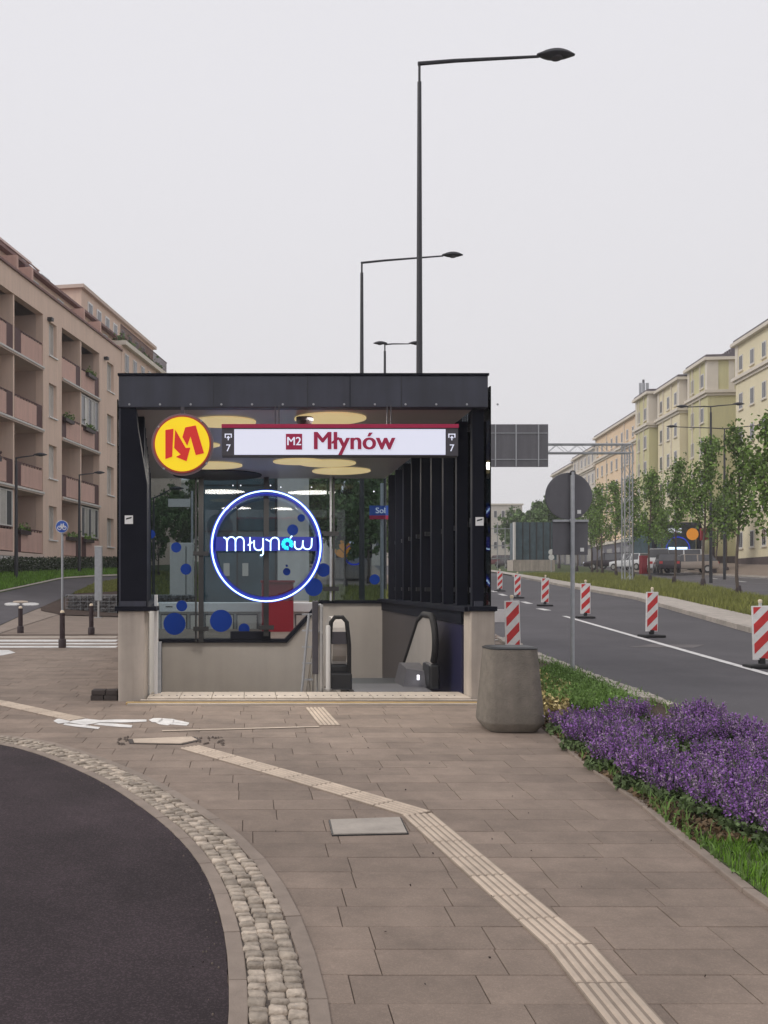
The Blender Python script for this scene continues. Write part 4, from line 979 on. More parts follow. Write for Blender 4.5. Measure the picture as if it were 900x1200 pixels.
for nme, ss in strokes:
    q = MB()
    for s_p in ss: q.tube(n3(s_p), .78*u, 6)
    q.build(nme, M['neon'], nn, smooth=True)
q = MB(); o_c = n3([(580, 466)])[0]
for k in range(11):
    t0 = math.radians(-40 + k * 30); q.tube([(o_c[0] + u*4.8*math.cos(t), o_c[1], o_c[2] + u*4.8*math.sin(t)) for t in np.linspace(t0, t0 + .44, 4)], 2.2*u, 6)
q.build('letter_o', M['neon_cyan'], nn, smooth=True)
# ------------------------------------------------------------------ stickers, dome camera
for px, py, lb, pxx in ((151, 609, 'small white camera pictogram sticker on the left entrance column', 0), (562, 611, 'small white camera pictogram sticker on the right entrance column', 1)):
    Ys = Y0e + (.018 if pxx == 0 else .118); s_ = thing('notice_sticker', lb, 'sticker', at(px, py, Ys))
    B(tuple(at(px - 4.8, py + 5, Ys)), tuple(at(px + 4.8, py - 5, Ys - .004))).build('backing', M['white'], s_, bevel=.001)
    MB().prismy([(X_(px - 3.4, Ys), Z_(py + 0, Ys)), (X_(px + 3, Ys), Z_(py - 1.5, Ys)), (X_(px + 3.4, Ys), Z_(py - 3.4, Ys)), (X_(px - 3, Ys), Z_(py - 1.8, Ys))], Ys - .006, Ys - .0042).build('pictogram', M['dark'], s_)
dc = thing('dome_camera', 'dark dome camera on the ceiling above the middle of the station sign', 'camera', (X_(356, 11.6), 11.6, ZU))
MB().lathe([(.10, -.05), (.10, 0)], (X_(357, 11.6), 11.6, ZU - .012), 20).build('mount', M['signgrey'], dc)
MB().lathe([(.02, -.13), (.06, -.115), (.085, -.075), (.09, -.05)], (X_(357, 11.6), 11.6, ZU - .012), 20).build('dome', M['bollard'], dc, smooth=True)
# ================================================================== THINGS SEEN THROUGH THE ENTRANCE
YP = 24.0
lp_ = thing('lift_pavilion', 'dark teal glass lift pavilion with a pale end panel behind the back glass', 'pavilion', (X_(290, YP), YP, zf(YP)))
x0_, x1_, x2_ = X_(236, YP), X_(325, YP), X_(362, YP); zt_ = Z_(545, YP)
B((x0_, YP, zf(YP) - .2), (x1_, YP + 2.6, zt_)).build('glass_body', M['teal'], lp_)
B((x1_ + .005, YP - .04, zf(YP) - .2), (x2_, YP + 2.6, zt_)).build('end_panel', M['offwhite'], lp_)
for px in (277, 322): B((X_(px, YP), YP - .03, Z_(700, YP)), (X_(px + 2, YP), YP - .003, zt_)).build('glazing_bar', M['dark'], lp_)
for py in (622, 568): B((x0_, YP - .035, Z_(py + 1, YP)), (x1_ - .01, YP - .005, Z_(py, YP))).build('cross_bar', M['dark'], lp_)
for px in (262, 284): B((X_(px, YP), YP - .02, Z_(675, YP)), (X_(px + 7, YP), YP - .004, Z_(660, YP))).build('notice', M['palegrey'], lp_)
YC = 21.0
rc = thing('red_cabinet', 'tall plain red cabinet behind the glass at the end of the low back wall', 'cabinet', (X_(325, YC), YC, zf(YC)))
B((X_(307, YC), YC, zf(YC) - .1), (X_(344, YC), YC + .5, Z_(683, YC))).build('body', M['red'], rc, bevel=.01)
B((X_(305.5, YC), YC - .03, Z_(683, YC)), (X_(345.5, YC), YC + .53, Z_(680, YC))).build('lid', M['red'], rc, bevel=.008)
YQ = 21.8
wb = thing('white_barrier', 'low white panelled barrier standing behind the back glass of the entrance', 'barrier', (X_(250, YQ), YQ, zf(YQ)))
B((X_(160, YQ), YQ, Z_(717.5, YQ)), (X_(372, YQ), YQ + .5, Z_(706, YQ))).build('top_band', M['white'], wb, bevel=.02)
B((X_(160, YQ), YQ + .06, zf(YQ) - .1), (X_(372, YQ), YQ + .4, Z_(717.6, YQ))).build('body', M['offwhite'], wb)
for a_, b_ in ((188, 219), (222, 238), (240, 274), (277, 302), (346, 368)):
    fr = B((X_(a_, YQ), YQ + .03, Z_(745, YQ)), (X_(b_, YQ), YQ + .058, Z_(719.5, YQ))).build('panel_frame', M['signgrey'], wb)
    B((X_(a_ + 1.2, YQ), YQ + .02, Z_(743.5, YQ)), (X_(b_ - 1.2, YQ), YQ + .029, Z_(721, YQ))).build('panel', M['palegrey'], fr)
B((X_(194, YQ), YQ - .005, Z_(711.6, YQ)), (X_(202, YQ), YQ + .0, Z_(710.4, YQ))).build('marking', M['dark'], wb)
YH = 30
wbx = thing('white_cabinet', 'pale utility cabinet seen through the left back pane with two blue dots over it', 'cabinet', (X_(212, YH), YH, zf(YH)))
B((X_(199, YH), YH, zf(YH)-.1), (X_(226, YH), YH + .8, Z_(636, YH))).build('body', M['offwhite'], wbx, bevel=.02)
B((X_(217.5, YH), YH - .008, zf(YH)+.2), (X_(218.3, YH), YH - .001, Z_(640, YH))).build('door_gap', M['dark'], wbx)
st_ = thing('street_sign', 'white street name plate on a pole seen through the left back glass', 'sign', at(211, 589, 33))
B(tuple(at(197, 594, 33)), tuple(at(223, 584.5, 33) + Vector((0, .03, 0)))).build('plate', M['offwhite'], st_)
MB().tube([(X_(225, 33), 33.05, zf(33)), (X_(225, 33), 33.05, Z_(575, 33))], .04, 8).build('pole', M['galv'], st_)
ss_ = thing('street_sign', 'blue and red street name sign beginning Sol beside the dark fins behind the glass', 'sign', at(444, 602, 27))
B(tuple(at(433, 604, 27)), tuple(at(465, 592.5, 27) + Vector((0, .03, 0)))).build('plate', M['blue'], ss_)
B(tuple(at(433, 608.5, 27)), tuple(at(465, 604, 27) + Vector((0, .03, 0)))).build('red_plate', M['crimson'], ss_)
text('lettering', 'Sol', .2, M['litwhite'], ss_, at(446, 598.5, 26.99), bold=.003, width=11*27/F, height=6.5*27/F)
MB().tube([(X_(448, 27), 27.08, zf(27)), (X_(448, 27), 27.08, Z_(566, 27))], .05, 8).build('pole', M['galv'], ss_)
# ================================================================== STREET FURNITURE
# planter
g = G(597, 854); pt = thing('planter', 'tapered grey concrete planter tub standing at the right entrance corner', 'planter', g)
sc_ = g.y / F
prof = [(27.5, 0), (34.5, 9), (35.2, 11.5), (28.2, 92), (28.2, 94)]
MB().lathe([(r * sc_, z * sc_) for r, z in prof], g, 44, sq=5).build('tub', M['planter'], pt, smooth=True)
MB().lathe([(28.3 * sc_, 94.1 * sc_), (28.6 * sc_, 94.6 * sc_), (28.4 * sc_, 95.6 * sc_), (25 * sc_, 97 * sc_)], g, 44, sq=5).build('rim', M['dark'], pt)
# dark block beside the left plinth
g = G(122, 821); db = thing('paver_stack', 'small low stack of dark paving blocks against the left entrance plinth', 'block', g)
s_ = g.y / F
for (a_, b_, z0, z1) in ((-16, -1, 0, 6), (0, 15, 0, 6), (-15, 1, 6.4, 12), (2, 15, 6.4, 12)):
    B((g.x + a_*s_, g.y, g.z + z0*s_), (g.x + b_*s_, g.y + .2, g.z + z1*s_)).build('block', M['basalt'], db, bevel=.006)
# bollards
def bollard(px, py, h, label):
    g = G(px, py); o = thing('bollard', label, 'bollard', g, 'dark iron bollards on the left'); k = h / .62
    MB().lathe([(.068, 0), (.068, .14), (.060, .155), (.050, .16)], g, 18).build('base', M['bollard'], o, smooth=True)
    MB().lathe([(.048, .16), (.046, h - .05), (.050, h - .045), (.050, h - .02), (.04, h - .01)], g, 18).build('shaft', M['bollard'], o, smooth=True)
    MB().lathe([(.038, h - .01), (.034, h + .02), (.018, h + .034)], g, 16).build('cap', M['brass'], o, smooth=True)
bollard(73, 759, .63, 'tallest looking dark bollard with a pale cap standing on the white stripes')
bollard(24, 742.5, .54, 'leftmost dark bollard, in front of the painted roundel on the path')
bollard(107, 744, .61, 'dark bollard with a pale cap nearest the left entrance column')
# blue cycle sign
g = G(73, 723.5); bs = thing('cycle_sign', 'round blue bicycle sign on a slim pole behind the bollards', 'sign', g); Yb = g.y
MB().tube([g, (g.x, g.y, Z_(612, Yb))], .03, 10).build('pole', M['galv'], bs, smooth=True)
cz = Z_(617.3, Yb); r_ = 7.4 * Yb / F
MB().lathe([(r_, -.05), (r_, -.035)], (g.x, g.y, cz), 32, axis='y').build('white_rim', M['white'], bs)
MB().lathe([(r_*.93, -.056), (r_*.93, -.050)], (g.x, g.y, cz), 32, axis='y').build('blue_disc', M['blue'], bs)
q = MB(); w_ = r_*.38
for sx_ in (-1, 1): q.tube([(g.x + sx_*w_ + w_*.75*math.cos(t), g.y - .058, cz - r_*.2 + w_*.75*math.sin(t)) for t in np.linspace(0, 2*math.pi, 13)[:-1]], .011, 5, closed=True)
for a_, b_ in (((-w_, -.2), (-w_*.3, .25)), ((-w_*.3, .25), (w_*.6, .25)), ((w_*.6, .25), (0, -.2)), ((0, -.2), (-w_*.3, .25)), ((w_, -.2), (w_*.55, .42)), ((w_*.4, .42), (w_*.9, .45)), ((-w_*.55, .38), (-w_*.05, .38))):
    q.tube([(g.x + a_[0], g.y - .058, cz + a_[1]*r_), (g.x + b_[0], g.y - .058, cz + b_[1]*r_)], .010, 5)
q.build('bicycle_symbol', M['white'], bs)
# grey info pillar
g = G(115, 724.5); ip = thing('info_pillar', 'tall grey rectangular pillar standing in front of the gabion wall', 'pillar', g); Yb = g.y; u = Yb / F
B((g.x - 4.2*u, g.y, Z_(704, Yb)), (g.x + 4.2*u, g.y + .14, Z_(641, Yb))).build('box', M['galv'], ip, bevel=.01)
B((g.x - 4.4*u, g.y - .01, Z_(641, Yb)), (g.x + 4.4*u, g.y + .15, Z_(639.5, Yb))).build('cap', M['offwhite'], ip)
B((g.x - 1.1*u, g.y + .03, g.z), (g.x + 1.1*u, g.y + .1, Z_(704, Yb))).build('foot', M['steel'], ip)
B((g.x - 4*u, g.y - .1, g.z), (g.x + 4*u, g.y + .2, g.z + .03)).build('base_plate', M['steel'], ip)
# gabion wall
Yg = 27.2; gw = thing('gabion_wall', 'low dark stone filled gabion wall behind the left entrance column', 'wall', (X_(150, Yg), Yg, K*Yg))
x0_, x1_ = X_(77, Yg), X_(231, Yg); z0_, z1_ = K*Yg - .05, Z_(697.5, Yg)
B((x0_ + .06, Yg + .07, z0_), (x1_ - .06, Yg + .55, z1_ - .06)).build('core', M['basalt'], gw)
q = MB()
for i in range(1500):
    s = R.uniform(.035, .075); top = R.random() < .3
    x = R.uniform(x0_ + .05, x1_ - .05); y = Yg + .06 + (R.uniform(0, .45) if top else R.uniform(-.01, .03)); z = (z1_ - .05 if top else R.uniform(z0_ + .05, z1_ - .04))
    Rm = Euler((R.random()*6, R.random()*6, R.random()*6)).to_matrix()
    v8 = [Vector((a_*s*R.uniform(.7, 1.2), b_*s*R.uniform(.6, 1), c_*s*R.uniform(.6, 1))) for a_, b_, c_ in ((1,0,0),(0,1,0),(-1,0,0),(0,-1,0),(0,0,1),(0,0,-1))]
    q.add([Rm @ v + Vector((x, y, z)) for v in v8], [(0,1,4),(1,2,4),(2,3,4),(3,0,4),(1,0,5),(2,1,5),(3,2,5),(0,3,5)])
o = q.build('stones', M['stone'], gw); o['kind'] = 'stuff'
q = MB()
for i in range(int((x1_ - x0_) / .2) + 1): x = x0_ + i*.2; q.box((x, Yg, z0_), (x + .006, Yg + .006, z1_))
for z in np.arange(z0_, z1_ + .01, .1): q.box((x0_, Yg - .006, z), (x1_, Yg, z + .006))
q.box((x0_, Yg, z1_), (x1_, Yg + .02, z1_ + .015)).build('wire_mesh', M['galv'], gw)
# beacons
DIR = None
def beacon(px, py, h_px, w_px, label, proto=None, flat=False):
    g = G(px, py); g.z = K*g.y - .02; s = g.y / F
    o = thing('beacon', label, 'traffic beacon', g, 'red and white striped beacons along the carriageway')
    hb, wb_ = .80, .25; z0 = g.z + .115
    B((g.x - .22, g.y - .17, g.z), (g.x + .22, g.y + .17, g.z + .05)).build('rubber_base', M['rubber'], o, bevel=.015)
    B((g.x - .04, g.y - .03, g.z + .06), (g.x + .04, g.y + .03, z0 + .03)).build('socket', M['rubber'], o)
    B((g.x - wb_/2, g.y - .02, z0), (g.x + wb_/2, g.y + .02, z0 + hb)).build('board', M['barrier_white'], o, bevel=.008)
    b = .018; xl, xr = g.x - wb_/2 + b, g.x + wb_/2 - b; zl, zh = z0 + b, z0 + hb - b; ww = xr - xl
    k = 0
    for c0 in np.arange(-.20, hb + .1, .29):
        # stripe rising to the right: z = c0 + (x - xl) * .62 .. + .125
        pts = []
        def clip(zv): return min(max(zv, zl), zh)
        A_ = [(xl, z0 + c0), (xr, z0 + c0 + ww*1.0), (xr, z0 + c0 + ww*1.0 + .15), (xl, z0 + c0 + .15)]
        # clip polygon to the board height
        def cl(poly, lim, up):
            out = []
            for i in range(len(poly)):
                p, q_ = poly[i], poly[(i+1) % len(poly)]; ip_ = (p[1] <= lim) if up else (p[1] >= lim); iq = (q_[1] <= lim) if up else (q_[1] >= lim)
                if ip_: out.append(p)
                if ip_ != iq: t = (lim - p[1]) / (q_[1] - p[1]); out.append((p[0] + (q_[0]-p[0])*t, lim))
            return out
        P = cl(cl(A_, zh, True), zl, False)
        if len(P) >= 3:
            for sgn in (-1, 1): MB().prismy(P, g.y + sgn*.020, g.y + sgn*.0225).build('red_stripe', M['barrier_red'], o)
    B((g.x - .02, g.y - .015, z0 + hb), (g.x + .02, g.y + .015, z0 + hb + .05)).build('top_stub', M['offwhite'], o, bevel=.004)
    MB().lathe([(.028, 0), (.030, .035), (.015, .05)], (g.x, g.y, z0 + hb + .045), 12).build('lamp', M['brass'], o, smooth=True)
    o.rotation_euler = (R.uniform(-.02, .02), R.uniform(-.025, .025), R.uniform(-.18, .12)); return o
beacon(893, 781, 72, 20, 'largest striped beacon, cut by the right edge of the picture')
beacon(763.5, 745.5, 52, 17, 'second largest striped beacon, standing on the solid lane line')
beacon(686, 723.5, 42, 14, 'striped beacon just right of the round sign pole')
beacon(638.5, 709.5, 37, 10, 'striped beacon just left of the round sign back')
beacon(606.5, 700.5, 32, 8, 'striped beacon in the gap left of the sign, second from the far end')
beacon(585.5, 692.5, 27, 7, 'farthest striped beacon, close to the entrance glass')
nb = beacon(601.5, 768, 60, 14, 'nearest striped beacon behind the concrete planter with a white plate beside it')
g = G(594, 764); wp_ = thing('white_plate', 'white rectangular plate mounted beside the beacon behind the planter', 'plate', g)
B((X_(575, g.y), g.y - .06, Z_(729, g.y)), (X_(599, g.y), g.y - .04, Z_(714, g.y))).build('plate', M['white'], wp_, bevel=.004)
B((X_(599.5, g.y), g.y - .07, Z_(730, g.y)), (X_(601, g.y), g.y - .04, Z_(712, g.y))).build('bracket', M['dark'], wp_)
B((X_(577, g.y), g.y - .06, g.z), (X_(579, g.y), g.y - .03, Z_(729, g.y))).build('leg', M['galv'], wp_)
# white hatching on the ground by the near beacon
hm = thing('painted_hatching', 'white painted bars on the road between the entrance corner and the kerb', 'road marking')
for yy in (757, 750, 744, 738):
    a_, b_ = G(566, yy), G(592 - (757 - yy) * .9, yy + .0); h_ = .055
    MB().hexa([pl(a_.x, a_.y - h_, .0), pl(b_.x, b_.y - h_, .0), pl(b_.x, b_.y + h_, .0), pl(a_.x, a_.y + h_, .0)], [pl(a_.x, a_.y - h_, .007), pl(b_.x, b_.y - h_, .007), pl(b_.x, b_.y + h_, .007), pl(a_.x, a_.y + h_, .007)]).build('bar', M['paint_white'], hm)
# round sign seen from the back
g = G(671, 790); rs = thing('round_sign', 'back of a large round grey traffic sign with a rectangular plate below on a pole', 'sign', g); Yb = g.y; u = Yb / F
MB().tube([g, (g.x, g.y, Z_(553, Yb))], 2.5*u, 12).build('pole', M['galv'], rs, smooth=True)
MB().lathe([(26.5*u, .05), (27.6*u, .052), (27.6*u, .07), (26*u, .074)], (X_(668, Yb), g.y, Z_(581, Yb)), 48, axis='y').build('disc', M['signback'], rs)
B((X_(649, Yb), g.y + .05, Z_(650, Yb)), (X_(690.5, Yb), g.y + .07, Z_(609.5, Yb))).build('plate', M['signback'], rs, bevel=.004)
B((X_(649, Yb), g.y + .02, Z_(611.3, Yb)), (X_(690.5, Yb), g.y + .048, Z_(608.8, Yb))).build('rail', M['galv'], rs)
MB().lathe([(3.4*u, -.02), (3.4*u, .02)], (g.x, g.y, Z_(610, Yb)), 12, axis='y').build('clamp', M['galv'], rs)
MB().lathe([(3.2*u, -.02), (3.2*u, .02)], (g.x, g.y, Z_(554.5, Yb)), 12, axis='y').build('top_cap', M['dark'], rs)
for px, py in ((680, 599.5), (683.5, 644)): B(tuple(at(px - 2.2, py + 2.2, Yb) + Vector((0, .048, 0))), tuple(at(px + 2.2, py - 2.2, Yb) + Vector((0, .044, 0)))).build('label_sticker', M['white'], rs)
# street lamps
def lamp(px, ytop, Y, arms, label, w0=.17, w1=.085, head=1., group='tall dark street lamps', base=None):
    x = X_(px, Y); g = Vector((x, Y, zg(x, Y) - .1)); z = Z_(ytop, Y)
    o = thing('street_lamp', label, 'street lamp', g, group)
    MB().tube([g, (x, Y, g.z + 1.2), (x, Y, z - .45 * head)], [w0, w0 * .9, w1], 14).build('pole', M['lamp_post'], o, smooth=True)
    MB().tube([(x, Y, z - .45*head), (x, Y, z)], w1 * .62, 10).build('pole_top', M['lamp_post'], o, smooth=True)
    for (dx, dz) in arms:
        s = 1 if dx > 0 else -1; ex = x + dx; ez = z + dz
        MB().tube([(x - .03*s, Y, z - .03), (x + dx*.25, Y, z + dz*.25 + .0), (ex - .45*head*s, Y, ez)], [.048*head, .045*head, .032*head], 8).build('arm', M['lamp_post'], o, smooth=True)
        hd = MB(); n = 9; vs = []; rings = []
        for i in range(n + 1):
            t = i / n; r = math.sin(math.pi * min(max(t, .04), .97)) ** .7
            rings.append((ex - .50*head*s + t*.86*head*s, r))
        vs = []; m_ = 12
        for xx, r in rings:
            for k in range(m_):
                a_ = 2*math.pi*k/m_; vs.append((xx, Y + .20*head*r*math.cos(a_), ez + .03 + (.13 if math.sin(a_) > 0 else .085)*head*r*math.sin(a_)))
        fs = [(i*m_+k, i*m_+(k+1)%m_, (i+1)*m_+(k+1)%m_, (i+1)*m_+k) for i in range(n) for k in range(m_)] + [tuple(range(m_)), tuple(n*m_+k for k in range(m_))]
        h_ = hd.add(vs, fs).build('lamp_head', M['lamp_post'], o, smooth=True)
        MB().lathe([(.12*head, -.085*head), (.14*head, -.05*head)], (ex - .05*head*s, Y, ez + .025), 14).build('lens', M['signgrey'], h_)
    return o
lamp(491.5, 73, 20.2, [(2.87, .12)], 'tallest street lamp with one arm rising behind the entrance roof', .090, .042, .9)
lamp(424, 307, 32.4, [(3.05, .2)], 'second street lamp with one arm, left of the tallest behind the roof', .10, .05, .8)
lamp(451, 403, 43, [(1.4, .0), (-.25, 0)], 'small far street lamp showing just above the entrance roof', .09, .05, .7)
lamp(833, 476, 58, [(1.7, .1), (-1.75, -.05)], 'double armed street lamp beyond the young trees, the nearer of two', .10, .06, .8)
lamp(849, 502, 66, [(2.6, .2), (-3.6, .1)], 'double armed street lamp beyond the young trees, the farther of two', .10, .06, .8)
lamp(19, 536, 37, [(.95, .07)], 'short street lamp in front of the pink block near the left edge', .08, .05, .6, 'short lamps by the pink block')
lamp(93, 556, 45, [(.95, .05)], 'short street lamp in front of the pink block behind the blue sign', .08, .05, .6, 'short lamps by the pink block')
lamp(180, 583, 36, [(.9, .3)], 'short street lamp seen through the left edge of the back glass', .06, .04, .6, 'short lamps by the pink block')
# gantry
Yg = 57; gn = thing('sign_gantry', 'steel lattice road gantry carrying large grey sign backs across the road', 'gantry', (X_(735, Yg), Yg, K*Yg))
def truss(p0, p1, w, name, seg, vert=False):
    p0, p1 = Vector(p0), Vector(p1); d = p1 - p0; q = MB(); a_ = Vector((1, 0, 0)) if vert else Vector((0, 0, 1)); b_ = Vector((0, 1, 0))
    cs = [(-1, -1), (1, -1), (1, 1), (-1, 1)]; off = lambda c: a_ * c[0] * w/2 + b_ * c[1] * w/2
    for c in cs: q.tube([p0 + off(c), p1 + off(c)], .042, 6)
    n = max(2, int(d.length / seg))
    for i in range(n):
        for c, e_ in ((cs[0], cs[1]), (cs[3], cs[2]), (cs[0], cs[3]), (cs[1], cs[2])):
            if i % 2: c, e_ = e_, c
            q.tube([p0 + d*(i/n) + off(c), p0 + d*((i+1)/n) + off(e_)], .013, 4)
    return q.build(name, M['galv'], gn)
truss((X_(735, Yg), Yg, K*Yg - .1), (X_(735, Yg), Yg, Z_(521, Yg)), .45, 'column', .55, True)
truss((X_(300, Yg), Yg, K*Yg - .1), (X_(300, Yg), Yg, Z_(521, Yg)), .45, 'column', .55, True)
truss((X_(300, Yg), Yg, Z_(526, Yg)), (X_(738, Yg), Yg, Z_(526, Yg)), .50, 'beam', .6)
sb = B((X_(548, Yg), Yg - .55, Z_(548.5, Yg)), (X_(639, Yg), Yg - .48, Z_(499, Yg))).build('sign_panel', M['signback'], gn)
for px in (577, 601, 627): B((X_(px, Yg), Yg - .62, Z_(548, Yg)), (X_(px + 1.2, Yg), Yg - .555, Z_(499.5, Yg))).build('stiffener', M['galv'], sb)
for py in (509, 539.5): B((X_(548, Yg), Yg - .60, Z_(py + .7, Yg)), (X_(639, Yg), Yg - .553, Z_(py, Yg))).build('rail', M['galv'], sb)
# ================================================================== LEFT APARTMENT BLOCK
def lw(u, q, z): return (P0.x + DL.x*u + NL.x*q, P0.y + DL.y*u + NL.y*q, z)
def lbox(mb, u0, u1, q0, q1, z0, z1): return mb.hexa([lw(u0, q0, z0), lw(u1, q0, z0), lw(u1, q1, z0), lw(u0, q1, z0)], [lw(u0, q0, z1), lw(u1, q0, z1), lw(u1, q1, z1), lw(u0, q1, z1)])
ab = thing('apartment_block', 'long pink beige apartment block with recessed balconies on the left', 'building', (P0.x, P0.y, 2.2))
FL = [3.10, 5.95, 8.80, 11.65]; ZR = 15.05; ZB = 1.2; TOPO = 14.05
bays = [(-9.6, -3.4, -6.5), (-1.7, 4.5, 1.4), (6.8, 12.2, 9.5)]
win = [(-2.95, -2.1), (5.2, 6.15), (13.45, 14.6)]
piers = [(-12, -9.6), (-3.4, -1.7), (4.5, 6.8), (12.2, 15.9)]
wall = lambda u0, u1, q0, q1, z0, z1, n='wall', m='facade', par=ab: lbox(MB(), u0, u1, q0, q1, z0, z1).build(n, M[m], par)
for (u0, u1) in piers:
    w_ = [w for w in win if u0 < w[0] < u1]
    if not w_: wall(u0, u1, -.35, 0, ZB + 1.3, TOPO); continue
    a_, b_ = w_[0]
    wall(u0, a_, -.35, 0, ZB + 1.3, TOPO); wall(b_, u1, -.35, 0, ZB + 1.3, TOPO)
    zs_ = [ZB + 1.3]
    for f in FL: wall(a_, b_, -.348, -.002, zs_[-1], f + .72, 'spandrel'); zs_.append(f + 2.28)
    if zs_[-1] < TOPO: wall(a_, b_, -.348, -.002, zs_[-1], TOPO, 'spandrel')
    for f in FL:
        z0, z1 = f + .72, f + 2.28; fr = MB()
        for (x0, x1, y0, y1) in ((a_, b_, z0, z0 + .07), (a_, b_, z1 - .07, z1), (a_, a_ + .07, z0 + .07, z1 - .07), (b_ - .07, b_, z0 + .07, z1 - .07), ((a_+b_)/2 - .03, (a_+b_)/2 + .03, z0 + .07, z1 - .07)): lbox(fr, x0, x1, -.22, -.16, y0, y1)
        wf = fr.build('window', M['frame'], ab); lbox(MB(), a_ + .07, b_ - .07, -.20, -.19, z0 + .07, z1 - .07).build('pane', M['pane_lit'], wf)
        lbox(MB(), a_ - .05, b_ + .05, -.15, .07, z0 - .06, z0 - .002).build('sill', M['white'], wf)
for bi, (u0, u1, um) in enumerate(bays):
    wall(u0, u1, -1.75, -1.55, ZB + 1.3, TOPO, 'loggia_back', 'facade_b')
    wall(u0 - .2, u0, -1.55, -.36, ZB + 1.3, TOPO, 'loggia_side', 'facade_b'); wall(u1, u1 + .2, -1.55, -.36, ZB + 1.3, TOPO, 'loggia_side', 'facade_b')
    wall(um - .07, um + .07, -1.55, -.04, FL[0], TOPO, 'partition', 'facade')
    for fi, f in enumerate(FL):
        wall(u0, u1, -1.54, .06, f - .17, f, 'loggia_floor', 'slabedge')
        wall(u0 + .005, u1 - .005, .062, .10, f - .10, f - .02, 'gutter_edge', 'offwhite') if fi else None
        for (a_, b_) in ((u0, um - .08), (um + .08, u1)):
            L_ = b_ - a_; rnd = R.random(); dk = .55 if rnd < .5 else .0
            side = R.random() < .5
            p0_, p1_ = (a_ + .02, b_ - .65 - .02) if side else (a_ + .67, b_ - .02)
            wall(p0_, p1_, -.10, -.03, f + .06, f + .95, 'parapet', 'loggia')
            d0_, d1_ = (p1_ + .01, b_ - .02) if side else (a_ + .02, p0_ - .01)
            wall(d0_, d1_, -.09, -.04, f + .02, f + 1.02, 'maroon_screen', 'maroon')
            rl = lbox(MB(), a_ + .01, b_ - .01, -.085, -.045, f + 1.03, f + 1.07)
            for k in range(int(L_ / .3)): lbox(rl, a_ + .1 + k*.3, a_ + .125 + k*.3, -.08, -.05, f + .95, f + 1.03)
            rl.build('railing', M['maroon'], ab)
            # flower boxes on some railings
            if R.random() < .62:
                bx0 = a_ + R.uniform(.2, .6); bx1 = bx0 + R.uniform(.8, 1.6); bx1 = min(bx1, b_ - .1)
                fb = lbox(MB(), bx0, bx1, -.03, .14, f + .80, f + .97).build('flower_box', M['bollard'], ab)
                n = 90; P_ = np.array([lw(R.uniform(bx0, bx1), R.uniform(-.03, .17), f + .97 + abs(R.gauss(0, .12))) for _ in range(n)]); V, Fc = cards(P_, .13); o_ = scatter_mesh('plants', V - np.array(ORG[ab.name]), Fc, M['leaf'] if R.random() < .55 else M['maroon'], fb); o_['kind'] = 'stuff'
            # doors and windows on the loggia back wall
            d_ = a_ + .35
            fr = MB(); z0, z1 = f + .02, f + 2.25
            for (x0, x1, y0, y1) in ((d_, d_ + .06, z0, z1), (d_ + .8, d_ + .86, z0, z1), (d_ + .06, d_ + .8, z1 - .06, z1), (d_ + .06, d_ + .8, z0, z0 + .1), (d_ + .87, d_ + 1.8, f + .9, f + .96), (d_ + .87, d_ + 1.8, z1 - .06, z1), (d_ + 1.74, d_ + 1.8, f + .96, z1 - .06)): lbox(fr, x0, x1, -1.54, -1.48, y0, y1)
            wf = fr.build('balcony_door', M['frame'], ab); lbox(MB(), d_ + .06, d_ + .8, -1.53, -1.51, z0 + .1, z1 - .06).build('pane', M['pane'], wf); lbox(MB(), d_ + .87, d_ + 1.74, -1.53, -1.51, f + .96, z1 - .06).build('pane', M['pane_lit'], wf)
    # glazed-in loggias
for (a_, b_, f) in ((-1.65, 1.3, FL[0]), (9.6, 12.15, FL[0]), (9.6, 12.15, FL[2] - 0)):
    fr = MB(); n = 5
    for k in range(n + 1): u_ = a_ + (b_ - a_ - .06) * k / n; lbox(fr, u_, u_ + .06, -.10, -.04, f + 1.08, f + 2.62)
    for z in (f + 1.08, f + 2.56): lbox(fr, a_, b_, -.098, -.042, z, z + .05)
    wf = fr.build('loggia_glazing', M['frame'], ab)
    for k in range(n): u_ = a_ + (b_ - a_ - .06) * k / n; lbox(MB(), u_ + .06, u_ + (b_-a_-.06)/n, -.08, -.07, f + 1.13, f + 2.56).build('pane', M['pane_lit'] if k % 2 else M['pane'], wf)
wall(-12, 15.9, -.35, .0, TOPO + .001, ZR, 'wall', 'facade'); wall(-12, 15.9, -.30, .03, FL[0] - .62, FL[0] - .18, 'base_band', 'offwhite')
wall(-12, 15.9, -.25, -.03, .6, FL[0] - .621, 'basement_wall', 'plinthdark')
for k in range(9): u_ = -10.5 + 3*k; lbox(MB(), u_, u_ + .5, -.03, -.02, 2.15, 2.4).build('basement_vent', M['dark'], ab)
wall(-12, 16.0, -12, .09, ZR + .001, ZR + .10, 'roof_flashing', 'roofcap')
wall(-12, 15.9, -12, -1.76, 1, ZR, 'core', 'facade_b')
for u_ in (5.0, 12.9): lbox(MB(), u_, u_ + .25, .0, .22, 13.9, 14.05).build('spout', M['dark'], ab)
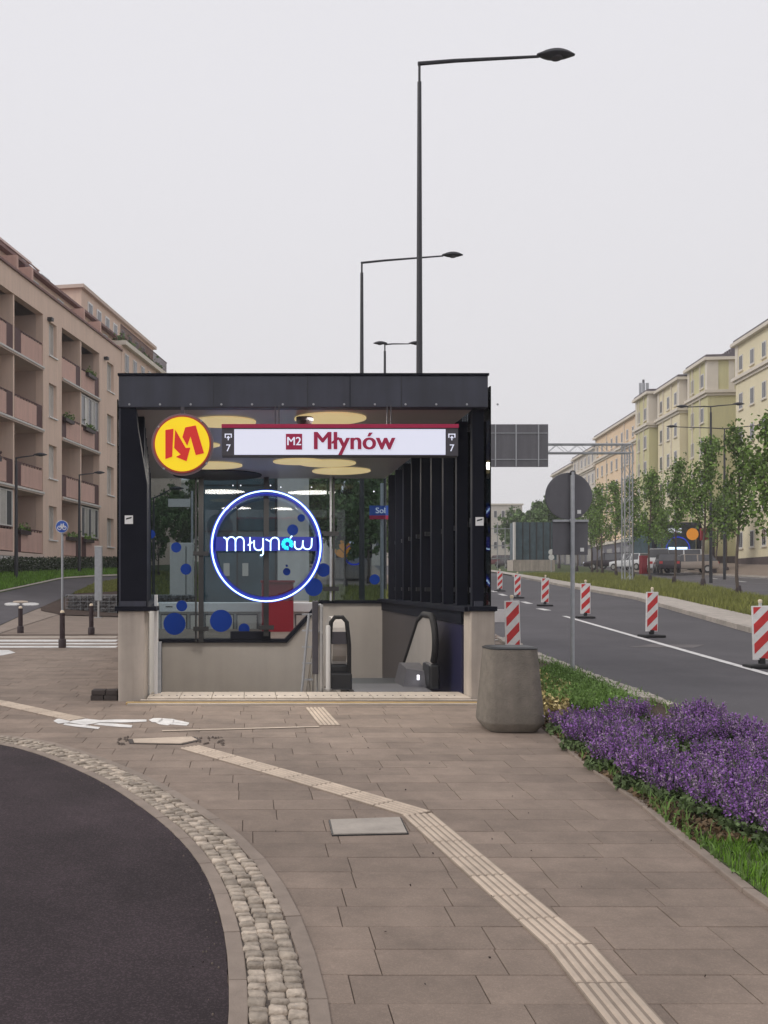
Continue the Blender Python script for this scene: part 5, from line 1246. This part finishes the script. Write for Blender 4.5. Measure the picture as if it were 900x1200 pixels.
# set back top storey
wall(-12, 18.5, -9, -1.2, ZR + .101, ZR + 1.35, 'penthouse_wall', 'facade'); wall(-12, 18.8, -9.2, -.9, ZR + 1.351, ZR + 1.48, 'penthouse_roof', 'roofcap')
for u_ in (4.2, 6.0, 9.2, 14.0, 16.2):
    fr = lbox(MB(), u_, u_ + .8, -1.2, -1.15, ZR + .35, ZR + 1.15).build('window', M['frame'], ab); lbox(MB(), u_ + .08, u_ + .72, -1.15, -1.135, ZR + .42, ZR + 1.08).build('pane', M['pane'], fr)
for u_ in (1.6, 3.2, 9.8, 12.3): wall(u_, u_ + .2, -1.19, .0, ZR + .105, ZR + .75, 'terrace_screen', 'loggia')
wall(3.4, 4.0, -1.1, -.4, ZR + .105, ZR + .95, 'terrace_cabinet', 'maroon')
# glass canopy on the terrace, upper left
cn = MB(); prof_ = [(-2.6, 2.15), (-2.0, 2.12), (-1.4, 1.95), (-1.0, 1.55)]
for k in range(13):
    u_ = -9 + k*1.28
    for (q0, z0), (q1, z1) in zip(prof_, prof_[1:]): cn.hexa([lw(u_, q0, ZR+z0), lw(u_+.06, q0, ZR+z0), lw(u_+.06, q1, ZR+z1), lw(u_, q1, ZR+z1)], [lw(u_, q0, ZR+z0+.06), lw(u_+.06, q0, ZR+z0+.06), lw(u_+.06, q1, ZR+z1+.06), lw(u_, q1, ZR+z1+.06)])
for q_, z_ in prof_: lbox(cn, -9, 6.4, q_, q_ + .05, ZR+z_+.061, ZR+z_+.10)
cnp = cn.build('terrace_canopy_frame', M['loggia'], ab)
for (q0, z0), (q1, z1) in zip(prof_, prof_[1:]): MB().hexa([lw(-9, q0, ZR+z0+.105), lw(6.4, q0, ZR+z0+.105), lw(6.4, q1, ZR+z1+.105), lw(-9, q1, ZR+z1+.105)], [lw(-9, q0, ZR+z0+.12), lw(6.4, q0, ZR+z0+.12), lw(6.4, q1, ZR+z1+.12), lw(-9, q1, ZR+z1+.12)]).build('canopy_glass', M['glass'], cnp)
for u_ in (8.2,): lbox(MB(), u_, u_ + 1.1, -2.2, -1.6, ZR + 1.485, ZR + 2.1).build('solar_panel', M['galv'], ab)
# taller rear part of the row
rb = thing('apartment_block', 'taller beige apartment block with an attic terrace beyond the pink one on the left', 'building', (P0.x, P0.y + 18, 2.2))
wall(16.02, 29.6, -12, -.02, 1.5, 15.45, 'wall', 'facade', rb); wall(16.02, 29.8, -12.2, .25, 15.451, 15.7, 'cornice', 'cornice', rb)
wall(14.6, 29.0, -11, -1.9, 15.72, 18.35, 'attic_wall', 'facade', rb); wall(14.4, 29.2, -11.2, -1.7, 18.351, 18.55, 'attic_roof', 'slabedge', rb)
for k in range(8):
    u_ = 15.6 + 1.5*k; fr = lbox(MB(), u_, u_ + .75, -1.9, -1.84, 16.1, 17.9).build('window', M['white'], rb); lbox(MB(), u_ + .1, u_ + .65, -1.84, -1.825, 16.2, 17.8).build('pane', M['pane'], fr)
for k in range(8):
    u_ = 16.6 + 1.6*k
    for f in (12.1, 14.0): fr = lbox(MB(), u_, u_ + .7, -.02, .03, f, f + 1.1).build('window', M['frame'], rb); lbox(MB(), u_ + .08, u_ + .62, .03, .045, f + .08, f + 1.02).build('pane', M['pane'], fr)
rl = MB()
for k in range(60): u_ = 16.1 + k*.165; lbox(rl, u_, u_ + .03, -.1, -.07, 15.7, 16.6)
lbox(rl, 16.1, 26, -.1, -.07, 16.6, 16.65); rl.build('terrace_railing', M['maroon'], rb)
P_ = np.array([lw(R.uniform(16, 25.5), R.uniform(-.5, .0), 15.75 + abs(R.gauss(0, .22))) for _ in range(500)]); V, Fc = cards(P_, .22); o_ = scatter_mesh('terrace_plants', V - np.array(ORG[rb.name]), Fc, M['leaf_far'], rb); o_['kind'] = 'stuff'
# hedge along the block
hg = []
for _ in range(16000):
    u_ = R.uniform(-12, 15.5); q_ = R.uniform(.35, 1.15); x, y, _z = lw(u_, q_, 0); hg.append((x, y, zg(x, y) + R.uniform(0, .62)))
V, Fc = cards(np.array(hg), .10); hd = thing('hedge', 'long low clipped dark hedge along the foot of the pink block', 'hedge', lw(2, .7, 2.1)); V = V - np.array(hd.location)
o = scatter_mesh('foliage', V, Fc, mat('hedge_leaf', (.028, .045, .014), .6, .3, 2, island=.4, coord='World'), hd)
# ================================================================== RIGHT BUILDINGS
DR = Vector((.1123, .9937)); NR = Vector((DR.y, -DR.x))
def rbox(mb, o_, u0, u1, d0, d1, z0, z1):
    f = lambda u, d, z: (o_.x + DR.x*u + NR.x*d, o_.y + DR.y*u + NR.y*d, z)
    return mb.hexa([f(u0, d0, z0), f(u1, d0, z0), f(u1, d1, z0), f(u0, d1, z0)], [f(u0, d0, z1), f(u1, d0, z1), f(u1, d1, z1), f(u0, d1, z1)])
def block(name, label, o_, L, D, zb, zt, zc, wallm, nu, floors, ends=2, pil=True, z2=None, shop=False, wm='frame', proj=0, chim=True, grp='stepped apartment blocks on the right of the street'):
    t = thing(name, label, 'building', (o_.x, o_.y, zb), grp)
    rb_ = lambda a, n, m, par=t: rbox(MB(), o_, *a).build(n, M[m], par)
    rb_((0, L, -proj, D, zb, zt), 'wall', wallm)
    rb_((-.35, L + .3, -proj - .40, D, zt + .001, zt + .28), 'roof_cornice', 'cornice'); rb_((-.15, L + .1, -proj - .2, D, zt + .281, zt + .55), 'roof', 'roof')
    rb_((-.30, L + .25, -proj - .35, D, zc, zc + .28), 'cornice', 'cornice'); rb_((-.14, L + .1, -proj - .16, D, zc - .25, zc - .001), 'cornice_moulding', 'cornice')
    rb_((-.06, L + .03, -proj - .08, D, zb - 1, zb + .8), 'plinth', 'plinthdark')
    if pil:
        for (a, b) in ((-.05, .55), (L - .6, L + .02)): rb_((a, b, -proj - .07, .45, zc + .281, zt - .001), 'pilaster', 'cornice')
        rb_((-.07, -.001, 1.4, 1.9, zc + .281, zt - .001), 'pilaster', 'cornice')
    H_ = (zc - .3 - zb - 1.0) / floors; frm = None
    for fl in range(floors + 1):
        z0 = zb + 1.7 + fl * H_ if fl < floors else zc + .75; z1 = z0 + (1.45 if fl < floors else min(1.35, zt - zc - 1.2))
        for k in range(nu):
            uu = (k + .5) * L / nu; w = .42
            fr = rb_((uu - w, uu + w, -proj - .05, -proj - .001, z0, z1), 'window', wm); rb_((uu - w + .1, uu - .04, -proj - .065, -proj - .051, z0 + .1, z1 - .1), 'pane', 'pane', fr); rb_((uu + .04, uu + w - .1, -proj - .065, -proj - .051, z0 + .1, z1 - .1), 'pane', 'pane', fr)
            rb_((uu - w - .1, uu + w + .1, -proj - .14, -proj - .001, z0 - .12, z0 - .002), 'sill', 'cornice', fr)
        for k in range(ends):
            dd = 3.0 + k * 4.0
            fr = rb_((-.05, -.001, dd, dd + .9, z0, z1), 'window', wm); rb_((-.062, -.051, dd + .1, dd + .8, z0 + .1, z1 - .1), 'pane', 'pane', fr)
    if shop:
        rb_((-.1, L, -proj - .35, -proj - .085, zb - .6, zb + 3.0), 'shopfront', 'shop'); rb_((-.1, L, -proj - .6, -proj - .0, zb + 3.0, zb + 3.4), 'shop_canopy', 'cornice')
        for k in range(int(L / 4)): rb_((k*4 + .5, k*4 + 3.2, -proj - .37, -proj - .352, zb + .2, zb + 2.4), 'shop_window', 'pane_lit' if k % 3 == 0 else 'pane')
    if chim:
        for k in range(2):
            a = L * .25 + k * L * .4; c_ = rb_((a, a + 2.2, 2, 2.8, zt + .551, zt + 1.1), 'chimney', 'roof')
            for j in range(4): rb_((a + .15 + j*.55, a + .4 + j*.55, 2.2, 2.6, zt + 1.101, zt + 1.5), 'chimney_pot', 'roof', c_)
    # downpipes
    for a in (L * .333, L * .72): rb_((a, a + .12, -proj - .13, -proj - .002, zb, zt), 'downpipe', 'cornice')
    return t
def on_line(Y): return Vector((33.7 + .113*Y, Y))
block('apartment_building', 'cream apartment building at the right edge, nearest on that side', on_line(58), 29.8, 14, 3.3, 23.0, 19.9, 'cream', 12, 5, 0, chim=False)
block('apartment_building', 'olive green apartment building with a bare end wall behind the cream one', on_line(93.2), 5.6, 14, 3.7, 23.1, 20.0, 'olive', 2, 5, 0, proj=.5)
block('apartment_building', 'middle bay of the stepped green building, second from the cream one', on_line(99.1), 7.2, 14, 3.8, 22.5, 19.4, 'cream', 3, 5, 0, proj=1.2)
block('apartment_building', 'farthest green bay before the peach building', on_line(106.8), 5.0, 14, 3.9, 22.6, 19.2, 'olive', 2, 5, 0, proj=2.0)
block('apartment_building', 'peach coloured apartment building with a roof antenna beyond the green one', on_line(116.5), 23, 16, 4.2, 22.4, 19.2, 'peach', 9, 5, 1, shop=True)
block('apartment_building', 'pale beige building beyond the peach one, with dark shopfronts', on_line(139.8), 14, 16, 4.6, 21.2, 18.6, 'palegrey', 6, 5, 0, shop=True)
block('apartment_building', 'farthest pale building at the end of the right hand row', on_line(154.2), 16, 16, 5.0, 20.6, 18.0, 'palegrey', 6, 5, 0, chim=False, shop=True)
block('apartment_building', 'cream ground level wing in front of the green bays', on_line(88.4) + NR * 3, 4.4, 10, 3.5, 7.5, 6.6, 'cream', 2, 1, 0, chim=False, pil=False) if 0 else None
ya = 118; an = thing('roof_antenna', 'cluster of white mobile phone antennas on a mast on the peach building roof', 'antenna', (X_(754, ya), ya + 3, 22.9))
xa = X_(754, ya)
MB().tube([(xa, ya, 22.3), (xa, ya, Z_(445, ya))], .14, 8).build('mast', M['signback'], an)
for dx in (-.42, .0, .42): B((xa + dx - .15, ya - .2 - .1*abs(dx), Z_(469, ya)), (xa + dx + .15, ya - .05, Z_(449, ya))).build('antenna_panel', M['galv'], an, bevel=.03)
MB().tube([(xa - .6, ya, Z_(466, ya)), (xa + .6, ya, Z_(466, ya))], .05, 6).build('bracket', M['galv'], an)
# background at the end of the street
def bgbox(name, label, px0, px1, py0, Y, D, m, cat='building', floors=0, nu=0, base=None):
    x0, x1 = X_(px0, Y), X_(px1, Y); t = thing(name, label, cat, ((x0+x1)/2, Y, K*Y))
    B((x0, Y, K*Y - 1 if base is None else base), (x1, Y + D, Z_(py0, Y))).build('wall', M[m], t)
    B((x0 - .2, Y - .2, Z_(py0, Y) + .001), (x1 + .2, Y + D, Z_(py0, Y) + .3)).build('roof', M['cornice'], t)
    for f in range(floors):
        for k in range(nu):
            a = x0 + (x1-x0)*(k+.25)/nu; b = x0 + (x1-x0)*(k+.75)/nu; z1 = Z_(py0, Y) - 1 - f*3.0
            if z1 - 1.5 < K*Y + .5: continue
            fr = B((a, Y - .06, z1 - 1.5), (b, Y - .001, z1)).build('window', M['frame'], t); B((a + .12, Y - .08, z1 - 1.38), (b - .12, Y - .061, z1 - .12)).build('pane', M['pane'], fr)
    return t
bgbox('distant_building', 'pale distant building closing the street just right of the entrance', 540, 612, 592, 190, 20, 'palegrey', floors=4, nu=8)
bgbox('distant_building', 'low hazy building further right at the end of the street', 606, 664, 606, 230, 20, 'palegrey', floors=3, nu=8)
bgbox('distant_building', 'long apartment building far beyond the left back glass', 120, 236, 566, 95, 12, 'palegrey', floors=6, nu=9)
bgbox('distant_building', 'distant building seen through the right half of the back glass', 380, 520, 600, 150, 14, 'palegrey', floors=4, nu=10)
# dark glass pavilion further down the street
Yv = 96; dp = thing('glass_pavilion', 'dark glass metro pavilion on a pale base far down the median', 'pavilion', (X_(625, Yv), Yv, K*Yv))
B((X_(604, Yv), Yv, Z_(656, Yv)), (X_(652, Yv), Yv + 2, Z_(612, Yv))).build('glass_body', M['teal'], dp)
B((X_(601, Yv), Yv - .1, K*Yv - .2), (X_(650, Yv), Yv + 2.1, Z_(656.1, Yv))).build('base_wall', M['concrete'], dp)
B((X_(602, Yv), Yv - .15, Z_(656, Yv)), (X_(604, Yv) - .01, Yv + .3, Z_(612, Yv))).build('end_frame', M['offwhite'], dp)
for px in (612, 620, 628, 636, 644): B((X_(px, Yv), Yv - .06, Z_(656, Yv)), (X_(px, Yv) + .1, Yv - .002, Z_(612, Yv))).build('mullion', M['dark'], dp)
# far metro entrances
def mini_metro(px0, px1, py0, py1, Y, label, red=True):
    u = Y / F; x0, x1 = X_(px0, Y), X_(px1, Y); zt, zb_ = Z_(py0, Y), Z_(py1, Y); w = x1 - x0; h = zt - zb_
    t = thing('metro_entrance', label, 'metro entrance', ((x0+x1)/2, Y, zb_))
    B((x0, Y, zt - .3), (x1, Y + 5, zt)).build('roof', M['navy'], t)
    B((x0, Y + .3, zb_ - .3), (x1, Y + 5, zb_ + 1)).build('base_wall', M['concrete'], t)
    B((x0 + .05, Y + 1.0, zb_ + 1.001), (x1 - .05, Y + 4.9, zt - .301)).build('glass_body', M['teal'], t)
    for a in (x0, x1 - .3): B((a, Y, zb_ + 1.001), (a + .3, Y + .4, zt - .301)).build('column', M['fin'], t)
    B((x0 + w*.30, Y - .05, zt - .95), (x1 - w*.42, Y + .1, zt - .55)).build('lit_sign', M['litwhite'], t)
    MB().lathe([(.55, -.04), (.55, .0)], (x1 - w*.20 if red else x0 + w*.18, Y - .1, zt - 1.1), 20, axis='y').build('logo_disc', M['orange'], t)
    cx, cz, r = x0 + w*.5, zb_ + h*.45, h*.24
    MB().tube([(cx + r*math.cos(a), Y - .1, cz + r*math.sin(a)) for a in np.linspace(0, 2*math.pi, 29)[:-1]], .05, 6, closed=True).build('neon_ring', M['neon_glow'], t)
    B((cx - r*.8, Y - .12, cz - .1), (cx + r*.8, Y - .06, cz + .12)).build('neon_name', M['neon'], t)
mini_metro(766, 822, 612, 668, 90, 'far metro entrance with orange logo and blue neon behind the young trees')
mini_metro(394, 436, 623, 672, 62, 'far metro entrance with glowing logo seen through the back glass', False)
rk = thing('red_kiosk', 'red sign panel on a dark post beside the cream building', 'kiosk', (X_(830, 84), 84, 3))
B((X_(822, 84), 84, Z_(633, 84)), (X_(838, 84), 84.3, Z_(619, 84))).build('panel', M['red'], rk); B((X_(835, 84), 84.05, Z_(671, 84)), (X_(838, 84), 84.28, Z_(633.1, 84))).build('post', M['bollard'], rk)
rk = thing('red_cabinet', 'small red cabinet near the parked cars far on the right', 'cabinet', (X_(756, 84), 84, 3))
B((X_(752, 84), 84, K*84), (X_(760, 84), 84.6, Z_(651, 84))).build('body', M['red'], rk, bevel=.03)
# ================================================================== TREES
def tree_meshes(seed, h=7.0, crown0=2.3, rad=1.15, nl=3600, leaf=.17, lm='leaf', name='young_tree'):
    r = random.Random(seed); q = MB(); n = 8; pts = []; x = y = 0
    for i in range(n + 1):
        pts.append((x, y, h * .93 * i / n)); x += r.gauss(0, .05); y += r.gauss(0, .05)
    q.tube(pts, [.075 * (1 - i / (n + .6)) + .008 for i in range(n + 1)], 8)
    tips = []
    for k in range(26):
        t = (crown0 + (h * .9 - crown0) * (k + r.random()) / 26) / (h * .93); i = min(int(t * n), n - 1); f = t * n - i
        b = Vector(pts[i]).lerp(Vector(pts[i+1]), f); a = r.uniform(0, 6.283); s = 1 - ((t * h - crown0) / (h - crown0))
        L = rad * (0.35 + .9 * s ** .8) * r.uniform(.55, 1.15); e1 = b + Vector((math.cos(a) * L * .6, math.sin(a) * L * .6, L * .55)); e2 = e1 + Vector((math.cos(a + .3) * L * .4, math.sin(a + .3) * L * .4, L * .65))
        q.tube([b, e1, e2], [.025, .015, .006], 5); tips += [(b.lerp(e1, .55), .22), (e1, .32), (e1.lerp(e2, .5), .30), (e2, .26)]
    tips.append((Vector((x, y, h * .95)), .25))
    P = np.zeros((nl, 3))
    for i in range(nl):
        c, s = tips[r.randrange(len(tips))]; P[i] = (c.x + r.gauss(0, s*.55), c.y + r.gauss(0, s*.55), c.z + r.gauss(0, s*.7))
    V, Fc = cards(P, leaf); crown = scatter_mesh('crown', V, Fc, M[lm]); cm = crown.data; bpy.data.objects.remove(crown)
    return q.mesh('trunk', M['bark'], True), cm
TM = [tree_meshes(s, h=7.0, rad=rd, nl=n_) for s, rd, n_ in ((1, .85, 2200), (2, 1.1, 2600), (3, .95, 2200), (4, 1.2, 2700))]
def tree(x, y, s, k, label, group, rot=0, z=None, name='young_tree', sxy=1):
    z = zg(x, y) if z is None else z
    o = thing(name, label, 'tree', (x, y, z), group); o.rotation_euler = (0, 0, rot); o.scale = (s*sxy, s*sxy, s)
    link('trunk', TM[k][0], o); link('crown', TM[k][1], o)
    q = MB().lathe([(.16, 0), (.13, .35), (.1, .5)], (0, 0, 0), 8); link('trunk_wrap', q.mesh('trunk_wrap', M['bollard']), o); return o
lst = [(905, 722, 480, 'nearest young median tree, at the right edge of the picture'), (865.5, 701, 493, 'young median tree in front of the cream building, second from the right edge'), (824, 691, 510, 'young median tree in front of the far metro entrance'), (790, 687, 535, 'young median tree directly left of the parked cars'),
       (762, 684, 547, 'young median tree just right of the lattice gantry column'), (742, 680, 557, 'young median tree right behind the lattice gantry column'), (722, 677, 562, 'young median tree just left of the gantry column'), (706, 674.5, 566, 'young median tree between the round sign and the gantry column'), (694, 672.5, 570, 'young median tree peeping out right of the round sign'), (676, 670, 575, 'young median tree hidden behind the round sign')]
for i, (px, py, pt_, lb) in enumerate(lst):
    g = G(px, py); hh = (py - pt_) * g.y / F; tree(g.x, g.y, hh / 7.0, (i * 3 + 1) % 4, lb, 'young trees in a row on the median', R.uniform(0, 6), sxy=.85 if i < 5 else .9)
for px, py, pt_, lb in ((852, 673, 560, 'slim tree on the far pavement by the cream building'), (838, 672, 575, 'slim tree on the far pavement behind the red sign panel'), (700, 668, 590, 'small tree before the dark shopfronts of the pale building'), (775, 671, 590, 'slim tree on the far pavement by the far metro entrance')):
    Y = 83; tree(X_(px, Y), Y, (py - pt_) * Y / F / 7, R.randrange(4), lb, 'trees on the far pavement', R.uniform(0, 6))
# trees further down the street and behind the glass: fuller crowns
TM.append(tree_meshes(11, h=7.0, crown0=1.3, rad=2.3, nl=5200, leaf=.30, lm='leaf_far')); TM.append(tree_meshes(12, h=7.0, crown0=1.2, rad=2.6, nl=5200, leaf=.32, lm='leaf_far'))
for px, pt_, Y, k, lb in ((624, 600, 104, 4, 'bushy tree in front of the dark glass pavilion down the street'), (640, 590, 108, 5, 'bushy green tree just left of the round sign back'), (655, 580, 116, 4, 'bushy tree partly behind the round sign back'), (612, 602, 120, 5, 'hazy bushy tree at the end of the street'), (600, 606, 140, 4, 'smallest hazy tree at the end of the street')):
    tree(X_(px, Y), Y, (650 + 1897/Y - pt_) * Y / F / 7, k, lb, 'bushy trees down the street', R.uniform(0, 6), name='street_tree')
for px, pt_, Y, k, lb in ((186, 600, 50, 4, 'dark tree behind the left back pane beside the lamp'), (215, 590, 60, 5, 'dark tree behind the white street name plate'), (372, 560, 44, 4, 'tall tree behind the glass just right of the pale panel'), (405, 548, 48, 5, 'tall tree behind the glass left of the blue street sign'), (432, 556, 56, 4, 'tall tree behind the blue street sign'), (250, 570, 52, 5, 'tree hidden behind the lift pavilion'), (340, 560, 60, 5, 'tree rising behind the lift pavilion end panel'), (470, 565, 60, 4, 'tree behind the right hand fins'), (515, 575, 66, 5, 'tree seen between the right hand fins')):
    tree(X_(px, Y), Y, (650 + 1897/Y - pt_) * Y / F / 7, k, lb, 'trees seen through the entrance glass', R.uniform(0, 6), name='street_tree', z=zg(X_(px, Y), Y))
# grass behind the back glass
gp = [(X_(170, 30), 30), (X_(232, 30), 30), (X_(232, 55), 55), (X_(150, 55), 55)]
gq = [(X_(362, 26), 26), (X_(470, 26), 26), (X_(500, 50), 50), (X_(362, 50), 50)]
P_ = np.concatenate([scatter_in(gp, 5000, 21), scatter_in(gq, 7000, 22)]); V, Fc = blades(P_, .2, .04); o = scatter_mesh('rough_grass', V, Fc, M['grass_dry']); tag(o, kind='stuff', label='rough grass behind the entrance glass')
sheet('verge', gq, M['grass_base'], .02); sheet('verge', gp, M['grass_base'], .02)
# ================================================================== CARS
def car(px, py, Y, rz, m, label, L=4.3, Hc=1.5, van=False, lift=0):
    x = X_(px, Y); z = K*Y + lift; t = thing('parked_car', label, 'car', (x, Y, z), 'cars parked on the far side'); t.rotation_euler = (0, 0, rz); ORG[t.name] = Vector((0, 0, 0))
    W_ = .86
    if van: body = [(-L/2, .35), (L/2, .35), (L/2, .85), (L/2 - .35, 1.05), (L/2 - .9, 1.25), (-L/2 + .05, 1.25), (-L/2, .9)]; cab = [(-L/2 + .06, 1.25), (L/2 - .95, 1.25), (L/2 - 1.5, Hc), (-L/2 + .15, Hc)]
    else: body = [(-L/2, .35), (L/2, .35), (L/2, .62), (L/2 - .12, .78), (L/2 - 1.05, .92), (-L/2 + .1, .98), (-L/2, .7)]; cab = [(-L/2 + .15, .96), (L/2 - 1.1, .92), (L/2 - 1.75, Hc), (-L/2 + .55, Hc)]
    f = lambda P, w0, w1: MB().hexa([(-w0, y, z) for y, z in P], [(w1, y, z) for y, z in P])
    f(body, W_, W_).build('body', M[m], t, bevel=.06, local=True, smooth=True)
    q = MB(); zt = Hc; vs = []
    for s in (-1, 1): vs += [(s * (W_ - .04 if z < zt - .01 else W_ - .18), y, z) for y, z in cab]
    n = len(cab); q.add(vs, [tuple(range(n)), tuple(range(2*n-1, n-1, -1))] + [(i, (i+1) % n, n + (i+1) % n, n + i) for i in range(n)]).build('cabin', M['pane'], t, local=True)
    MB().box((-W_ + .17, cab[3][0] + .02, Hc - .01), (W_ - .17, cab[2][0] - .02, Hc + .04)).build('roof', M[m], t, local=True, bevel=.015)
    for y0 in (cab[3][0] + .1, (cab[3][0] + cab[2][0]) / 2, cab[2][0] - .1):
        for s in (-1, 1): MB().hexa([(s*(W_-.05), y0 - .05, cab[0][1]), (s*(W_-.05), y0 + .05, cab[0][1]), (s*(W_-.02), y0 + .05, cab[0][1]), (s*(W_-.02), y0 - .05, cab[0][1])], [(s*(W_-.19), y0 - .05, Hc), (s*(W_-.19), y0 + .05, Hc), (s*(W_-.16), y0 + .05, Hc), (s*(W_-.16), y0 - .05, Hc)]).build('pillar', M[m], t, local=True)
    for y in (-L*.30, L*.31):
        for s in (-1, 1):
            w_ = MB().lathe([(.31, -.11), (.33, -.08), (.33, .08), (.31, .11)], (s*(W_ - .08), y, .33), 18, axis='x').build('wheel', M['rubber'], t, local=True); MB().lathe([(.19, -.118), (.19, .118)], (s*(W_ - .08), y, .33), 14, axis='x').build('rim', M['steel'], w_, local=True)
    for s in (-1, 1):
        MB().box((s*.55 - .16, L/2 - .06, .62), (s*.55 + .16, L/2 + .01, .76)).build('headlight', M['litwhite'], t, local=True); MB().box((s*.62 - .12, -L/2 - .01, .72), (s*.62 + .12, -L/2 + .05, .92)).build('tail_light', M['tail'], t, local=True)
    return t
car(771, 671, 84, -.36, 'car_white', 'white van parked in front of the far metro entrance', 4.9, 1.95, True, .1)
car(781, 671, 80, -.30, 'car_dark', 'dark car seen from behind parked in front of the white van', 4.2, 1.5, lift=.15)
car(806, 671, 82, 1.35, 'car_beige', 'beige estate car parked broadside before the far metro entrance', 4.5, 1.5, lift=.12)
car(790, 671, 86, 1.3, 'car_white', 'white car roof showing behind the beige estate car', 4.6, 1.75, True, .3)
car(713, 668, 92, 1.2, 'car_dark', 'black car parked before the dark shopfronts left of the gantry column', 4.4, 1.55, lift=.2)
car(724, 668, 96, 1.2, 'car_dark', 'black car just left of the gantry column, partly hidden', 4.4, 1.6, lift=.2)
car(740, 669, 90, .5, 'car_white', 'small pale car between the gantry column and the red cabinet', 4.2, 1.5, lift=.2)
car(596, 673, 118, .12, 'car_dark', 'dark car far down the near carriageway between the two farthest beacons', 4.5, 1.5)
car(584, 668, 135, .12, 'car_red', 'maroon car farthest down the near carriageway', 4.4, 1.5)
# small signs far down
fs_ = thing('road_sign', 'two small round white signs on a post beside the dark glass pavilion', 'sign', (X_(646, 88), 88, K*88))
MB().tube([(X_(646, 88), 88, K*88), (X_(646, 88), 88, Z_(644, 88))], .04, 6).build('pole', M['galv'], fs_)
for py in (647, 653): MB().lathe([(.26, -.04), (.26, -.02)], (X_(646, 88), 88, Z_(py, 88)), 16, axis='y').build('disc', M['white'], fs_)
fn = thing('site_fence', 'light steel frame fence with cross braces at the far end of the road', 'fence', (X_(585, 110), 110, K*110))
for k in range(7): x = X_(556, 110) + k * .85; B((x, 110, K*110), (x + .08, 110.06, Z_(612 if k % 2 else 618, 110))).build('post', M['galv'], fn)
for py in (620, 640, 655): B((X_(556, 110), 110.07, Z_(py, 110)), (X_(604, 110), 110.12, Z_(py - 1, 110))).build('rail', M['galv'], fn)

for i, (dx, w_) in enumerate(((0, .9), (2.4, .5))):
    P = [G(690 + dx*40, 752), G(716 + dx*40, 753), G(742 + dx*40, 748), G(735 + dx*40, 747)] if i == 0 else None
    if P: flat('road_patch', [(735, 757), (812, 758), (826, 754.5), (765, 753.5)], mat('worn_asphalt', (.135, .12, .12), .8, .3, 3, .5, 60, spots=.4, coord='World'), -.018, 'faint paler worn patch on the asphalt below the second largest beacon', 'road patch')
# ------------------------------------------------------------------ haze
hz = B((-60, -6, -1.5), (110, 260, 31)); hm_ = bpy.data.materials.new('haze'); hm_.use_nodes = True; t_ = hm_.node_tree; t_.nodes.remove(t_.nodes['Principled BSDF'])
pv = t_.nodes.new('ShaderNodeVolumePrincipled'); pv.inputs['Density'].default_value = .0009; pv.inputs['Color'].default_value = (.95, .94, .97, 1); t_.links.new(pv.outputs[0], t_.nodes['Material Output'].inputs['Volume'])
ho = hz.build('haze', hm_); ho['kind'] = 'stuff'
